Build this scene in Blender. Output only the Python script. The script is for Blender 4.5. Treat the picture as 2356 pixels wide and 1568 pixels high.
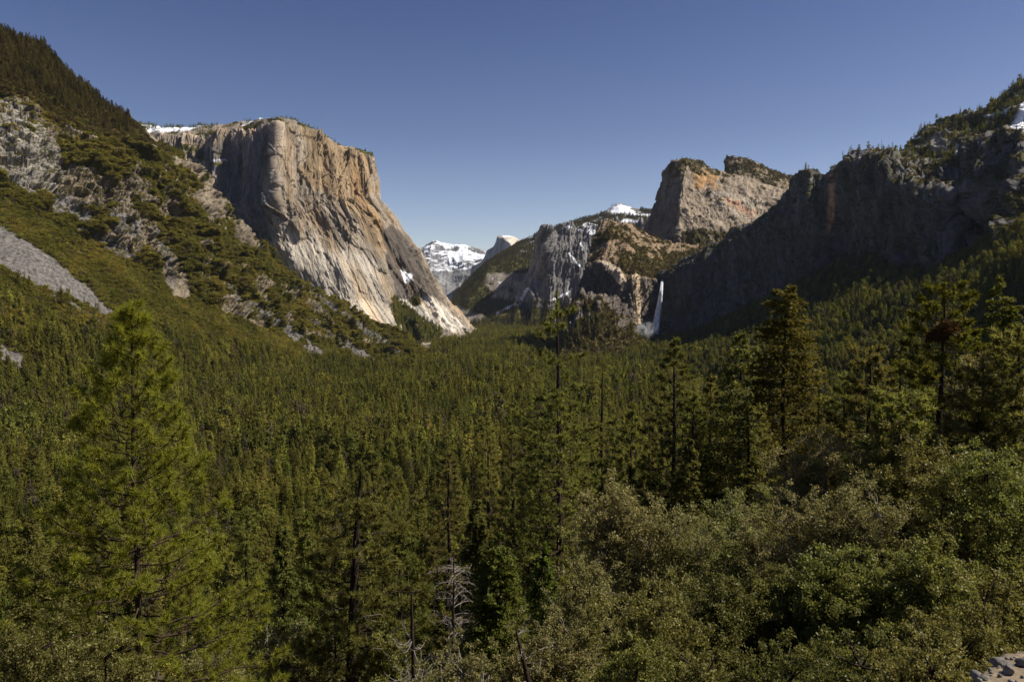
import bpy, math, os
import numpy as np

# ------------------------------------------------------------------ scene, camera, sky, sun, exposure
for o in list(bpy.data.objects):
    bpy.data.objects.remove(o)
scene = bpy.context.scene
COL = scene.collection
F = 1702.0                    # focal length in pixels of a 2356 x 1568 picture
CX, CY = 1178.0, 784.0
PITCH = math.radians(3.07)

cam_d = bpy.data.cameras.new("camera")
cam = bpy.data.objects.new("camera", cam_d)
COL.objects.link(cam)
cam_d.sensor_width = 36.0
cam_d.lens = F / 2356.0 * 36.0
cam_d.clip_start = 0.1
cam_d.clip_end = 90000.0
cam.location = (0, 0, 0)
cam.rotation_euler = (math.radians(90) - PITCH, 0, 0)
scene.camera = cam

SUN_AZ = math.radians(90.0)   # to the right of the view direction
SUN_EL = math.radians(49.0)
world = bpy.data.worlds.new("World")
scene.world = world
world.use_nodes = True
wn = world.node_tree
wn.nodes.clear()
sky = wn.nodes.new("ShaderNodeTexSky")
sky.sky_type = 'NISHITA'
sky.sun_disc = False
sky.sun_elevation = SUN_EL
sky.sun_rotation = SUN_AZ
sky.altitude = 1400
sky.air_density = 1.0
sky.dust_density = 1.6
sky.ozone_density = 3.0
bg = wn.nodes.new("ShaderNodeBackground")
bg.inputs[1].default_value = 0.056
wo = wn.nodes.new("ShaderNodeOutputWorld")
hs = wn.nodes.new("ShaderNodeHueSaturation")
hs.inputs['Saturation'].default_value = 1.1
hs.inputs['Hue'].default_value = 0.515
wn.links.new(sky.outputs[0], hs.inputs['Color'])
wtc = wn.nodes.new("ShaderNodeTexCoord")
wsp = wn.nodes.new("ShaderNodeSeparateXYZ")
wrp = wn.nodes.new("ShaderNodeValToRGB")
wmx = wn.nodes.new("ShaderNodeMix"); wmx.data_type = 'RGBA'; wmx.blend_type = 'MULTIPLY'; wmx.inputs[0].default_value = 1.0
wn.links.new(wtc.outputs['Generated'], wsp.inputs[0]); wn.links.new(wsp.outputs[2], wrp.inputs[0])
wrp.color_ramp.elements[0].position = 0.05; wrp.color_ramp.elements[0].color = (2.05, 1.72, 1.45, 1)
wrp.color_ramp.elements[1].position = 0.50; wrp.color_ramp.elements[1].color = (0.60, 0.66, 0.80, 1)
el = wrp.color_ramp.elements.new(0.22); el.color = (1.28, 1.14, 1.04, 1)
wn.links.new(hs.outputs[0], wmx.inputs[6]); wn.links.new(wrp.outputs[0], wmx.inputs[7])
wn.links.new(wmx.outputs[2], bg.inputs[0])
wn.links.new(bg.outputs[0], wo.inputs[0])

sun_d = bpy.data.lights.new("sun", 'SUN')
sun_d.energy = 4.9
sun_d.angle = math.radians(0.5)
sun_d.color = (1.0, 0.93, 0.82)
sun = bpy.data.objects.new("sun", sun_d)
COL.objects.link(sun)
sdir = np.array([math.sin(SUN_AZ) * math.cos(SUN_EL), math.cos(SUN_AZ) * math.cos(SUN_EL), math.sin(SUN_EL)])
from mathutils import Vector, Matrix, Quaternion
sun.rotation_euler = Vector(sdir).to_track_quat('Z', 'Y').to_euler()

scene.view_settings.view_transform = 'Standard'
scene.view_settings.look = 'None'
scene.view_settings.gamma = 1
scene.view_settings.exposure = 0.55
cy = scene.cycles
cy.max_bounces = 5
cy.diffuse_bounces = 3
cy.glossy_bounces = 1
cy.transmission_bounces = 3
cy.transparent_max_bounces = 8
cy.volume_bounces = 0
cy.use_denoising = True
cy.use_adaptive_sampling = True
cy.adaptive_threshold = 0.02
try:
    cy.denoiser = 'OPENIMAGEDENOISE'
    cy.denoising_input_passes = 'RGB_ALBEDO_NORMAL'
except Exception:
    pass

# ------------------------------------------------------------------ helpers
CP, SP = math.cos(PITCH), math.sin(PITCH)

def world_at(u, v, D):
    u = np.asarray(u, float); v = np.asarray(v, float); D = np.asarray(D, float)
    a = (u - CX) / F
    b = (CY - v) / F
    y = CP + b * SP
    z = -SP + b * CP
    k = D / y
    return np.stack([a * k, D + 0 * a, z * k], -1)

def picture_uv(P):
    dep = P[..., 1] * CP - P[..., 2] * SP
    up = P[..., 1] * SP + P[..., 2] * CP
    dep = np.where(dep < 0.1, 0.1, dep)
    return CX + P[..., 0] / dep * F, CY - up / dep * F

def _hash(ix, iy, iz, seed):
    with np.errstate(over='ignore'):
        h = (ix.astype(np.uint32) * np.uint32(374761393)) ^ (iy.astype(np.uint32) * np.uint32(668265263)) ^ (iz.astype(np.uint32) * np.uint32(2147483647 - 58)) ^ np.uint32(seed * 144665 + 7)
        h = (h ^ (h >> np.uint32(13))) * np.uint32(1274126177)
        h = (h ^ (h >> np.uint32(15))) * np.uint32(2246822519)
        h = h ^ (h >> np.uint32(13))
    return h.astype(np.float32) * np.float32(2.0 / 4294967295.0) - np.float32(1.0)

def noise(x, y, z, seed=0):
    x = np.asarray(x, np.float64); y = np.asarray(y, np.float64); z = np.asarray(z, np.float64)
    xf = np.floor(x); yf = np.floor(y); zf = np.floor(z)
    fx = (x - xf).astype(np.float32); fy = (y - yf).astype(np.float32); fz = (z - zf).astype(np.float32)
    ix = xf.astype(np.int64) & 0xffffffff; iy = yf.astype(np.int64) & 0xffffffff; iz = zf.astype(np.int64) & 0xffffffff
    ux = fx * fx * (3 - 2 * fx); uy = fy * fy * (3 - 2 * fy); uz = fz * fz * (3 - 2 * fz)
    r = 0
    for dx in (0, 1):
        wx = ux if dx else 1 - ux
        for dy in (0, 1):
            wy = uy if dy else 1 - uy
            for dz in (0, 1):
                wz = uz if dz else 1 - uz
                r = r + wx * wy * wz * _hash(ix + dx, iy + dy, iz + dz, seed)
    return r

def fbm(x, y, z, octv=4, seed=0, gain=0.5, ridged=False):
    a, s, t = 1.0, 0.0, 0.0
    for i in range(octv):
        n = noise(x, y, z, seed + i * 17)
        if ridged:
            n = 1 - 2 * np.abs(n)
        s = s + a * n
        t += a
        a *= gain
        x = x * 2.03 + 11.3; y = y * 2.03 + 5.7; z = z * 2.03 + 3.1
    return s / t

def cells(x, y, z, seed=0):
    """blocky noise: fractured rock faces that sit proud of or behind each other"""
    s = 0; a = 1.0; t = 0
    for i in range(2):
        wx = noise(x * 1.7, y * 1.7, z * 1.7, seed + 3 + i) * 0.45
        wz = noise(x * 1.3 + 9, y * 1.3, z * 1.3, seed + 5 + i) * 0.45
        q = (x + y * 0.37 + wx, y - x * 0.37 + wz, z + wz + wx)
        f = [np.floor(k).astype(np.int64) & 0xffffffff for k in q]
        s = s + a * _hash(f[0], f[1], f[2], seed + i * 13)
        t += a; a *= 0.55
        x = x * 2.1; y = y * 2.1; z = z * 1.9
    return s / t

def smooth(e0, e1, x):
    t = np.clip((x - e0) / (e1 - e0), 0, 1)
    return t * t * (3 - 2 * t)

def tag(o, label=None, cat=None, group=None, kind=None):
    if label: o["label"] = label
    if cat: o["category"] = cat
    if group: o["group"] = group
    if kind: o["kind"] = kind
    return o

def mesh_from(name, V, faces, mat=None, parent=None, smooth_shade=False, link=True, attrs=None):
    """faces: (N,3) or (N,4) int array, or a list of such arrays"""
    if not isinstance(faces, (list, tuple)):
        faces = [faces]
    faces = [np.asarray(f, np.int32) for f in faces if len(f)]
    me = bpy.data.meshes.new(name)
    V = np.asarray(V, np.float32)
    me.vertices.add(len(V))
    me.vertices.foreach_set("co", V.ravel())
    loops = np.concatenate([f.ravel() for f in faces])
    tot = np.concatenate([np.full(len(f), f.shape[1], np.int32) for f in faces])
    st = np.concatenate([[0], np.cumsum(tot)[:-1]]).astype(np.int32)
    me.loops.add(len(loops))
    me.loops.foreach_set("vertex_index", loops)
    me.polygons.add(len(tot))
    me.polygons.foreach_set("loop_start", st)
    me.polygons.foreach_set("loop_total", tot)
    if smooth_shade:
        me.polygons.foreach_set("use_smooth", np.ones(len(tot), bool))
    if attrs:
        for k, arr in attrs.items():
            at = me.attributes.new(k, 'FLOAT_COLOR', 'POINT')
            a4 = np.ones((len(V), 4), np.float32)
            a4[:, :3] = arr
            at.data.foreach_set("color", a4.ravel())
    me.update(calc_edges=True)
    if mat: me.materials.append(mat)
    o = bpy.data.objects.new(name, me)
    if link: COL.objects.link(o)
    if parent is not None: o.parent = parent
    return o

# ------------------------------------------------------------------ materials
def new_mat(name):
    m = bpy.data.materials.new(name)
    m.use_nodes = True
    nt = m.node_tree
    nt.nodes.clear()
    out = nt.nodes.new("ShaderNodeOutputMaterial")
    return m, nt, out

def N(nt, typ, **kw):
    n = nt.nodes.new(typ)
    for k, v in kw.items():
        if k == 'inp':
            for kk, vv in v.items(): n.inputs[kk].default_value = vv
        else:
            setattr(n, k, v)
    return n

def mixc(nt, fac, a, b, mode='MIX'):
    n = N(nt, "ShaderNodeMix", data_type='RGBA', blend_type=mode)
    for sock, val in ((n.inputs[0], fac), (n.inputs[6], a), (n.inputs[7], b)):
        if isinstance(val, (int, float)): sock.default_value = val
        elif isinstance(val, tuple): sock.default_value = (*val, 1)
        else: nt.links.new(val, sock)
    return n.outputs[2]

def ramp(nt, val, lo, hi, a=0.0, b=1.0):
    n = N(nt, "ShaderNodeMapRange", inp={1: lo, 2: hi, 3: a, 4: b})
    n.clamp = True
    nt.links.new(val, n.inputs[0])
    return n.outputs[0]

def tex_noise(nt, vec, scale, detail=4, rough=0.55, dist=0.0, stretch=None):
    if stretch:
        mp = N(nt, "ShaderNodeMapping"); mp.inputs['Scale'].default_value = stretch
        nt.links.new(vec, mp.inputs[0]); vec = mp.outputs[0]
    n = N(nt, "ShaderNodeTexNoise", inp={'Scale': scale, 'Detail': detail, 'Roughness': rough, 'Distortion': dist})
    nt.links.new(vec, n.inputs['Vector'])
    return n.outputs['Fac']

def terrain_material(name, grain=1.0, bump=1.0, veg_cols=((0.032, 0.036, 0.008), (0.075, 0.068, 0.016))):
    """attributes: rock (RGB of bare rock), mask (R plants, G snow, B scree)"""
    m, nt, out = new_mat(name)
    L = nt.links
    tc = N(nt, "ShaderNodeTexCoord").outputs['Object']
    rock = N(nt, "ShaderNodeAttribute", attribute_name="rock").outputs['Color']
    mk = N(nt, "ShaderNodeAttribute", attribute_name="mask").outputs['Color']
    sep = N(nt, "ShaderNodeSeparateColor"); L.new(mk, sep.inputs[0])
    fl = N(nt, "ShaderNodeAttribute", attribute_name="flow").outputs['Vector']
    streak = tex_noise(nt, fl, 0.06 / grain, 6, 0.65, 0.3, (1, 0.3, 0.07))
    fine = tex_noise(nt, tc, 0.16 / grain, 5, 0.65)
    crack = tex_noise(nt, fl, 0.035 / grain, 6, 0.65, 0.8, (1, 0.3, 0.13))
    c = mixc(nt, 1.0, rock, N(nt, "ShaderNodeCombineColor").outputs[0], 'MULTIPLY')
    cc = c.node.inputs[7].links[0].from_node
    t = ramp(nt, streak, 0.3, 0.7, 0.50, 1.45)
    t2 = ramp(nt, fine, 0.3, 0.7, 0.75, 1.25)
    mm = N(nt, "ShaderNodeMath", operation='MULTIPLY'); L.new(t, mm.inputs[0]); L.new(t2, mm.inputs[1])
    # thin dark cracks where the noise crosses its middle
    ab = N(nt, "ShaderNodeMath", operation='SUBTRACT'); L.new(crack, ab.inputs[0]); ab.inputs[1].default_value = 0.5
    ab2 = N(nt, "ShaderNodeMath", operation='ABSOLUTE'); L.new(ab.outputs[0], ab2.inputs[0])
    ck = ramp(nt, ab2.outputs[0], 0.0, 0.03, 0.55, 1.0)
    mm2 = N(nt, "ShaderNodeMath", operation='MULTIPLY'); L.new(mm.outputs[0], mm2.inputs[0]); L.new(ck, mm2.inputs[1])
    for i in range(3): L.new(mm2.outputs[0], cc.inputs[i])
    # scree
    vor = N(nt, "ShaderNodeTexVoronoi", inp={'Scale': 0.22 / grain}); L.new(tc, vor.inputs['Vector'])
    scree = mixc(nt, ramp(nt, fine, 0.35, 0.65), (0.070, 0.064, 0.058), (0.155, 0.144, 0.132))
    bw = N(nt, "ShaderNodeRGBToBW"); L.new(vor.outputs['Color'], bw.inputs[0])
    scree = mixc(nt, 0.5, scree, bw.outputs[0], 'SOFT_LIGHT')
    c = mixc(nt, sep.outputs[2], c, scree)
    # plants
    vn = tex_noise(nt, tc, 0.035 / grain, 4, 0.6)
    veg = mixc(nt, ramp(nt, vn, 0.35, 0.65), veg_cols[0], veg_cols[1])
    c = mixc(nt, sep.outputs[0], c, veg)
    # snow
    c = mixc(nt, sep.outputs[1], c, (0.74, 0.76, 0.80))
    b = N(nt, "ShaderNodeBsdfPrincipled")
    b.inputs['Roughness'].default_value = 0.9
    b.inputs['Specular IOR Level'].default_value = 0.15
    L.new(c, b.inputs['Base Color'])
    h = N(nt, "ShaderNodeMath", operation='MULTIPLY_ADD'); L.new(fine, h.inputs[0]); h.inputs[1].default_value = 0.3; L.new(streak, h.inputs[2])
    bp = N(nt, "ShaderNodeBump", inp={'Strength': 0.8, 'Distance': 3.0 * grain * bump})
    L.new(h.outputs[0], bp.inputs['Height'])
    L.new(bp.outputs[0], b.inputs['Normal'])
    L.new(b.outputs[0], out.inputs[0])
    return m

def foliage_material(name, dark, light, trans=0.3, rough=0.55, spec=0.25, obj_var=0.5, dry=None, noise_scale=None, stands=False):
    m, nt, out = new_mat(name)
    L = nt.links
    geo = N(nt, "ShaderNodeNewGeometry")
    oi = N(nt, "ShaderNodeObjectInfo")
    leaf = mixc(nt, geo.outputs['Random Per Island'], dark, light)
    v = ramp(nt, oi.outputs['Random'], 0, 1, 1 - obj_var, 1 + obj_var)
    hs = N(nt, "ShaderNodeHueSaturation")
    L.new(leaf, hs.inputs['Color']); L.new(v, hs.inputs['Value'])
    hm = N(nt, "ShaderNodeMath", operation='MULTIPLY_ADD'); L.new(oi.outputs['Random'], hm.inputs[0])
    fr = N(nt, "ShaderNodeMath", operation='FRACT'); mu = N(nt, "ShaderNodeMath", operation='MULTIPLY'); mu.inputs[1].default_value = 17.3
    L.new(oi.outputs['Random'], mu.inputs[0]); L.new(mu.outputs[0], fr.inputs[0]); L.new(fr.outputs[0], hm.inputs[0])
    hm.inputs[1].default_value = 0.040; hm.inputs[2].default_value = 0.468
    L.new(hm.outputs[0], hs.inputs['Hue'])
    c = hs.outputs[0]
    # stands of trees differ from each other over tens of metres
    st = tex_noise(nt, oi.outputs['Location'], 0.012, 3, 0.6)
    sv = N(nt, "ShaderNodeHueSaturation"); nt.links.new(c, sv.inputs['Color'])
    nt.links.new(ramp(nt, st, 0.35, 0.65, 0.68, 1.32), sv.inputs['Value'])
    nt.links.new(ramp(nt, st, 0.35, 0.65, 0.512, 0.488), sv.inputs['Hue'])
    if stands: c = sv.outputs[0]
    if dry:
        c = mixc(nt, ramp(nt, fr.outputs[0], 0.93, 0.95), c, dry)
    if noise_scale:
        tc = N(nt, "ShaderNodeTexCoord").outputs['Object']
        n = tex_noise(nt, tc, noise_scale, 3)
        k = ramp(nt, n, 0.35, 0.65, 0.72, 1.3)
        hv = N(nt, "ShaderNodeHueSaturation"); L.new(c, hv.inputs['Color']); L.new(k, hv.inputs['Value']); c = hv.outputs[0]
    b = N(nt, "ShaderNodeBsdfPrincipled")
    b.inputs['Roughness'].default_value = rough
    b.inputs['Specular IOR Level'].default_value = spec
    L.new(c, b.inputs['Base Color'])
    tr = N(nt, "ShaderNodeBsdfTranslucent")
    tcol = N(nt, "ShaderNodeHueSaturation", inp={'Saturation': 1.1, 'Value': 1.5})
    L.new(c, tcol.inputs['Color']); L.new(tcol.outputs[0], tr.inputs[0])
    mx = N(nt, "ShaderNodeMixShader", inp={0: trans})
    L.new(b.outputs[0], mx.inputs[1]); L.new(tr.outputs[0], mx.inputs[2])
    L.new(mx.outputs[0], out.inputs[0])
    return m

def bark_material(name, a, b_, scale=6.0, stretch=(1, 1, 0.2)):
    m, nt, out = new_mat(name)
    L = nt.links
    tc = N(nt, "ShaderNodeTexCoord").outputs['Object']
    n = tex_noise(nt, tc, scale, 5, 0.65, 0.5, stretch)
    c = mixc(nt, ramp(nt, n, 0.35, 0.65), a, b_)
    b = N(nt, "ShaderNodeBsdfPrincipled"); b.inputs['Roughness'].default_value = 0.9
    b.inputs['Specular IOR Level'].default_value = 0.1
    L.new(c, b.inputs['Base Color'])
    bp = N(nt, "ShaderNodeBump", inp={'Strength': 0.8, 'Distance': 0.05}); L.new(n, bp.inputs['Height'])
    L.new(bp.outputs[0], b.inputs['Normal'])
    L.new(b.outputs[0], out.inputs[0])
    return m

M_ROCK = terrain_material("rock_near", 1.0)
M_ROCKFAR = terrain_material("rock_far", 2.6, 1.3)
M_PEAK = terrain_material("rock_peak", 7.0, 1.0)
M_PINE = foliage_material("pine_needles", (0.105, 0.12, 0.016), (0.29, 0.288, 0.044), 0.48, 0.55, 0.2, 0.05)
M_PINE2 = foliage_material("pine_needles_olive", (0.08, 0.088, 0.02), (0.23, 0.222, 0.055), 0.45, 0.55, 0.15, 0.2)
M_FIR = foliage_material("fir_needles", (0.056, 0.064, 0.014), (0.16, 0.158, 0.034), 0.42, 0.6, 0.15, 0.2)
M_GOLD = foliage_material("fir_needles_gold", (0.05, 0.053, 0.009), (0.138, 0.132, 0.021), 0.42, 0.6, 0.12, 0.1)
M_CEDAR = foliage_material("cedar_spray", (0.06, 0.08, 0.012), (0.14, 0.16, 0.024), 0.42, 0.6, 0.15, 0.15)
M_OAK = foliage_material("oak_leaves", (0.052, 0.062, 0.013), (0.25, 0.245, 0.062), 0.38, 0.5, 0.25, 0.3)
M_OAKDRY = foliage_material("oak_leaves_olive_grey", (0.095, 0.1, 0.03), (0.34, 0.325, 0.115), 0.38, 0.55, 0.2, 0.2)
M_FOREST = foliage_material("forest_needles", (0.080, 0.090, 0.017), (0.215, 0.215, 0.040), 0.4, 0.65, 0.1, 0.45, dry=(0.11, 0.09, 0.055), stands=True)
M_BRUSH = foliage_material("brush_leaves", (0.110, 0.110, 0.018), (0.250, 0.230, 0.042), 0.3, 0.6, 0.15, 0.3, dry=(0.12, 0.09, 0.05), stands=True)
M_HIGHFOREST = foliage_material("dry_slope_needles", (0.050, 0.046, 0.012), (0.125, 0.105, 0.026), 0.35, 0.65, 0.1, 0.4, stands=True)
M_BRUSHBROWN = foliage_material("brush_leaves_brown", (0.055, 0.044, 0.013), (0.115, 0.086, 0.026), 0.3, 0.6, 0.15, 0.35)
M_BARK = bark_material("pine_bark", (0.026, 0.018, 0.013), (0.070, 0.046, 0.032))
M_DARKBARK = bark_material("dark_bark", (0.018, 0.013, 0.010), (0.05, 0.036, 0.026))
M_DEAD = bark_material("bleached_wood", (0.10, 0.085, 0.07), (0.27, 0.24, 0.20))
M_TWIG = bark_material("grey_twigs", (0.12, 0.10, 0.085), (0.27, 0.235, 0.20))

# ------------------------------------------------------------------ ground of the valley
def ground_height(x, y):
    x = np.asarray(x, float); y = np.asarray(y, float)
    z = np.interp(y, [-4000, -60, -6, 0, 4.0, 8.5, 12, 30, 60, 120, 250, 420, 620, 5000, 9000, 30000],
                  [300, 10, -1.6, -1.7, -2.7, -3.8, -8.5, -19, -37, -70, -124, -165, -188, -188, -178, -178])
    z = z + 0.10 * np.clip(x, -40, 60) * smooth(6, 20, y) * (1 - smooth(120, 300, y))
    # the drop starts right at the viewer's feet on the left of the dirt shoulder
    e = (x - 3.7) - 1.27 * (y - 6.1) + 0.35 * fbm(x / 0.8, y / 0.8, 0 * x, 3, 12)
    edge = smooth(0.1, -1.6, e) * smooth(1.0, 3.0, y) * (1 - smooth(12, 25, y))
    z = z - 4.0 * edge
    n = fbm(x / 60, y / 60, 0 * x, 4, 5) * 5.0
    z = z + n * smooth(30, 200, np.hypot(x, y))
    z = z + fbm(x / 1.3, y / 1.3, 0 * x, 4, 9) * 0.10 * (1 - smooth(20, 60, y))
    return z

def build_ground():
    na, nr = 900, 420
    az = np.concatenate([np.linspace(-0.72, 0.72, 700), np.linspace(0.72, 2 * math.pi - 0.72, na - 700 + 1)[1:]])
    r = np.concatenate([[0.3], 0.3 * np.exp(np.linspace(0, math.log(30000 / 0.3), nr - 1))])
    A, R = np.meshgrid(az, r)
    X = R * np.sin(A); Y = R * np.cos(A)
    Z = ground_height(X, Y)
    V = np.stack([X, Y, Z], -1).reshape(-1, 3)
    nA = len(az)
    i = np.arange(nr - 1)[:, None] * nA + np.arange(nA - 1)[None]
    q = np.stack([i, i + 1, i + nA + 1, i + nA], -1).reshape(-1, 4)
    # plants and bare patches
    rock = np.tile(np.array([0.15, 0.12, 0.085], np.float32), (len(V), 1))
    nz = fbm(V[:, 0] / 25, V[:, 1] / 25, 0 * V[:, 0], 4, 3)
    veg = smooth(-0.35, 0.1, nz) * smooth(9, 16, V[:, 1])
    near = 1 - smooth(10, 14, V[:, 1])
    g = smooth(0.05, 0.35, fbm(V[:, 0] / 0.9, V[:, 1] / 0.9, 0 * V[:, 0], 4, 31)) * near * 0.8
    rock[:] = np.where(near[:, None] > 0.5, np.array([0.24, 0.185, 0.125]), rock)
    mask = np.stack([np.clip(veg + g, 0, 1), 0 * veg, 0 * veg], -1)
    return V, q, rock, mask

V, q, rk, mk = build_ground()
m_ground = terrain_material("ground_soil", 1.0, 1.0, ((0.030, 0.028, 0.010), (0.055, 0.050, 0.018)))
def near_soil():
    """dirt and dry grass detail that shows next to the camera"""
    nt = m_ground.node_tree; L = nt.links
    tc = [n for n in nt.nodes if n.type == 'TEX_COORD'][0].outputs['Object']
    b = [n for n in nt.nodes if n.type == 'BSDF_PRINCIPLED'][0]
    src = b.inputs['Base Color'].links[0].from_socket
    n1 = tex_noise(nt, tc, 9.0, 6, 0.7)
    k = ramp(nt, n1, 0.3, 0.7, 0.6, 1.45)
    hv = N(nt, "ShaderNodeHueSaturation"); L.new(src, hv.inputs['Color']); L.new(k, hv.inputs['Value'])
    L.new(hv.outputs[0], b.inputs['Base Color'])
    bp = [n for n in nt.nodes if n.type == 'BUMP'][0]
    bp2 = N(nt, "ShaderNodeBump", inp={'Strength': 0.8, 'Distance': 0.03}); L.new(n1, bp2.inputs['Height'])
    L.new(bp.outputs[0], bp2.inputs['Normal']); L.new(bp2.outputs[0], b.inputs['Normal'])
near_soil()
g = mesh_from("ground", V, q, m_ground, smooth_shade=True, attrs={"rock": rk, "mask": mk})
tag(g, "forest floor of the valley with a dirt shoulder at the lower right", kind="structure")

# ------------------------------------------------------------------ mountains
def row_resample(row, s):
    r = np.array(row, float)
    t = np.concatenate([[0], np.cumsum(np.abs(np.diff(r[:, 0])) + 0.03 * np.abs(np.diff(r[:, 2])) + 1e-3)])
    t /= t[-1]
    return np.stack([np.interp(s, t, r[:, k]) for k in range(3)], -1)

def blur(A, n):
    for _ in range(n):
        A[1:-1] = 0.25 * A[:-2] + 0.5 * A[1:-1] + 0.25 * A[2:]
        A[:, 1:-1] = 0.25 * A[:, :-2] + 0.5 * A[:, 1:-1] + 0.25 * A[:, 2:]
    return A

class Mass:
    """a mountain lofted through level rows, from its foot to its ridge, then down its far side"""
    def __init__(self, rows, back, nu, nper, blur_n=6, seed=0):
        s = np.linspace(0, 1, nu)
        R = np.stack([row_resample(r, s) for r in rows])          # rows, nu, 3
        P = world_at(R[..., 0], R[..., 1], R[..., 2])
        UV = R[..., :2]
        nf = len(rows)
        extra = []
        for dy, dz in back:
            e = P[nf - 1].copy()
            k = (e[:, 1] + dy) / e[:, 1]
            e[:, 0] *= k; e[:, 1] += dy; e[:, 2] += dz
            extra.append(e)
        P = np.concatenate([P, np.array(extra)]) if extra else P
        UV = np.concatenate([UV, np.repeat(UV[-1:], len(extra), 0)]) if extra else UV
        per = list(nper) if not isinstance(nper, int) else [nper] * (nf - 1)
        per += [10] * len(extra)
        w = np.concatenate([np.arange(k) / k + i for i, k in enumerate(per)] + [[len(per)]])
        i0 = np.clip(w.astype(int), 0, len(P) - 2); f = (w - i0)[:, None, None]
        G = P[i0] * (1 - f) + P[i0 + 1] * f
        self.w = np.repeat(w[:, None], nu, 1)
        self.nf = nf - 1
        ends = G[[0, -1]].copy(); 
        G = blur(G, blur_n)
        self.P = G
        self.u, self.v = picture_uv(G)
        self.s = np.repeat(s[None], len(w), 0)
        Lr = np.linalg.norm(np.diff(G[:, :], axis=1), axis=-1).sum(1)[: max(2, int(len(w) * 0.9))].mean()
        arc = np.concatenate([[0], np.cumsum(np.linalg.norm(np.diff(G[len(w) // 2], axis=0), axis=-1))])
        self.flow = np.stack([np.repeat(arc[None], len(w), 0), self.w * 40.0, G[..., 2]], -1)
        self.seed = seed

    def normals(self):
        P = self.P
        du = np.gradient(P, axis=1); dw = np.gradient(P, axis=0)
        n = np.cross(du, dw)
        n /= np.linalg.norm(n, axis=-1, keepdims=True) + 1e-9
        flip = (n * P).sum(-1).mean() > 0
        return -n if flip else n

    def displace(self, cliff, slope, taper=True, cliff_only=None, damp=None, flow=True):
        """cliff: list of (amp, along, up, ridged); slope: the same for gentle ground"""
        n = self.normals()
        nb = blur(n.copy(), 6); nb /= np.linalg.norm(nb, axis=-1, keepdims=True) + 1e-9
        steep = 1 - smooth(0.35, 0.75, nb[..., 2])
        if cliff_only is not None: steep = cliff_only(self, steep)
        self.steep = steep
        X, Y, Z = self.P[..., 0], self.P[..., 1], self.P[..., 2]
        d = 0
        SX, SY = X, Y
        if flow: X, Y = self.flow[..., 0], self.flow[..., 1]
        for i, (amp, al, up, rg) in enumerate(cliff):
            wx = fbm(X / al * 0.7, Y / al * 0.7, Z / up * 0.8, 2, self.seed + 91 + i) * 0.35
            if rg == 'c':
                d = d + steep * amp * cells(X / al + wx, Y / al + wx, Z / up, self.seed + i * 7)
            else:
                d = d + steep * amp * fbm(X / al + wx, Y / al + wx, Z / up, 4, self.seed + i * 7, ridged=rg)
        X, Y = SX, SY
        for i, (amp, al, up, rg) in enumerate(slope):
            d = d + (1 - steep) * amp * fbm(X / al, Y / al, Z / up, 4, self.seed + 50 + i * 7, ridged=rg)
        d = d - d.mean() * 0.85
        if damp is not None: d = d * damp(self)
        self.disp = d
        self.P = self.P + nb * d[..., None]
        self.n = self.normals()

    def attrs(self):
        self.u, self.v = picture_uv(self.P)

    def build(self, name, mat, rock, mask, label):
        nv, nu = self.P.shape[:2]
        i = np.arange(nv - 1)[:, None] * nu + np.arange(nu - 1)[None]
        q = np.stack([i, i + 1, i + nu + 1, i + nu], -1).reshape(-1, 4)
        self.mask = mask
        o = mesh_from(name, self.P.reshape(-1, 3), q, mat, smooth_shade=True,
                      attrs={"rock": rock.reshape(-1, 3), "mask": mask.reshape(-1, 3), "flow": self.flow.reshape(-1, 3)})
        return tag(o, label, kind="structure")

def inpoly(u, v, poly):
    p = np.array(poly, float)
    c = np.zeros(u.shape, bool)
    j = len(p) - 1
    for i in range(len(p)):
        xi, yi = p[i]; xj, yj = p[j]
        if yi != yj:
            c ^= ((yi > v) != (yj > v)) & (u < (xj - xi) * (v - yi) / (yj - yi) + xi)
        j = i
    return c

def soft(a, n=2):
    return blur(a.astype(float), n)

def strip(u, v, pts, w0, w1):
    p = np.array(pts, float)
    best = np.full(u.shape, 1e9)
    for i in range(len(p) - 1):
        a, b = p[i], p[i + 1]
        d = b - a
        t = np.clip(((u - a[0]) * d[0] + (v - a[1]) * d[1]) / (d @ d), 0, 1)
        dist = np.hypot(u - a[0] - t * d[0], v - a[1] - t * d[1])
        ww = w0 + (w1 - w0) * (i + t) / (len(p) - 1)
        best = np.minimum(best, dist / ww)
    return best < 1

def warp(M, amp, size, seed):
    X, Y, Z = [M.P[..., k] / size for k in range(3)]
    return M.u + amp * fbm(X, Y, Z, 4, seed), M.v + amp * fbm(X + 31, Y, Z, 4, seed + 5)

def pnoise(M, size, seed, octv=4, sz=1.0):
    return fbm(M.P[..., 0] / size, M.P[..., 1] / size, M.P[..., 2] / (size * sz), octv, seed)

def paint(base, M, poly, col, amp=10, size=60, seed=3, n=3, strength=1.0):
    u, v = warp(M, amp, size, seed)
    k = soft(inpoly(u, v, poly), n)[..., None] * strength
    return base * (1 - k) + np.array(col) * k

def const(M, c):
    return np.zeros(M.P.shape) + np.array(c)

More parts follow.
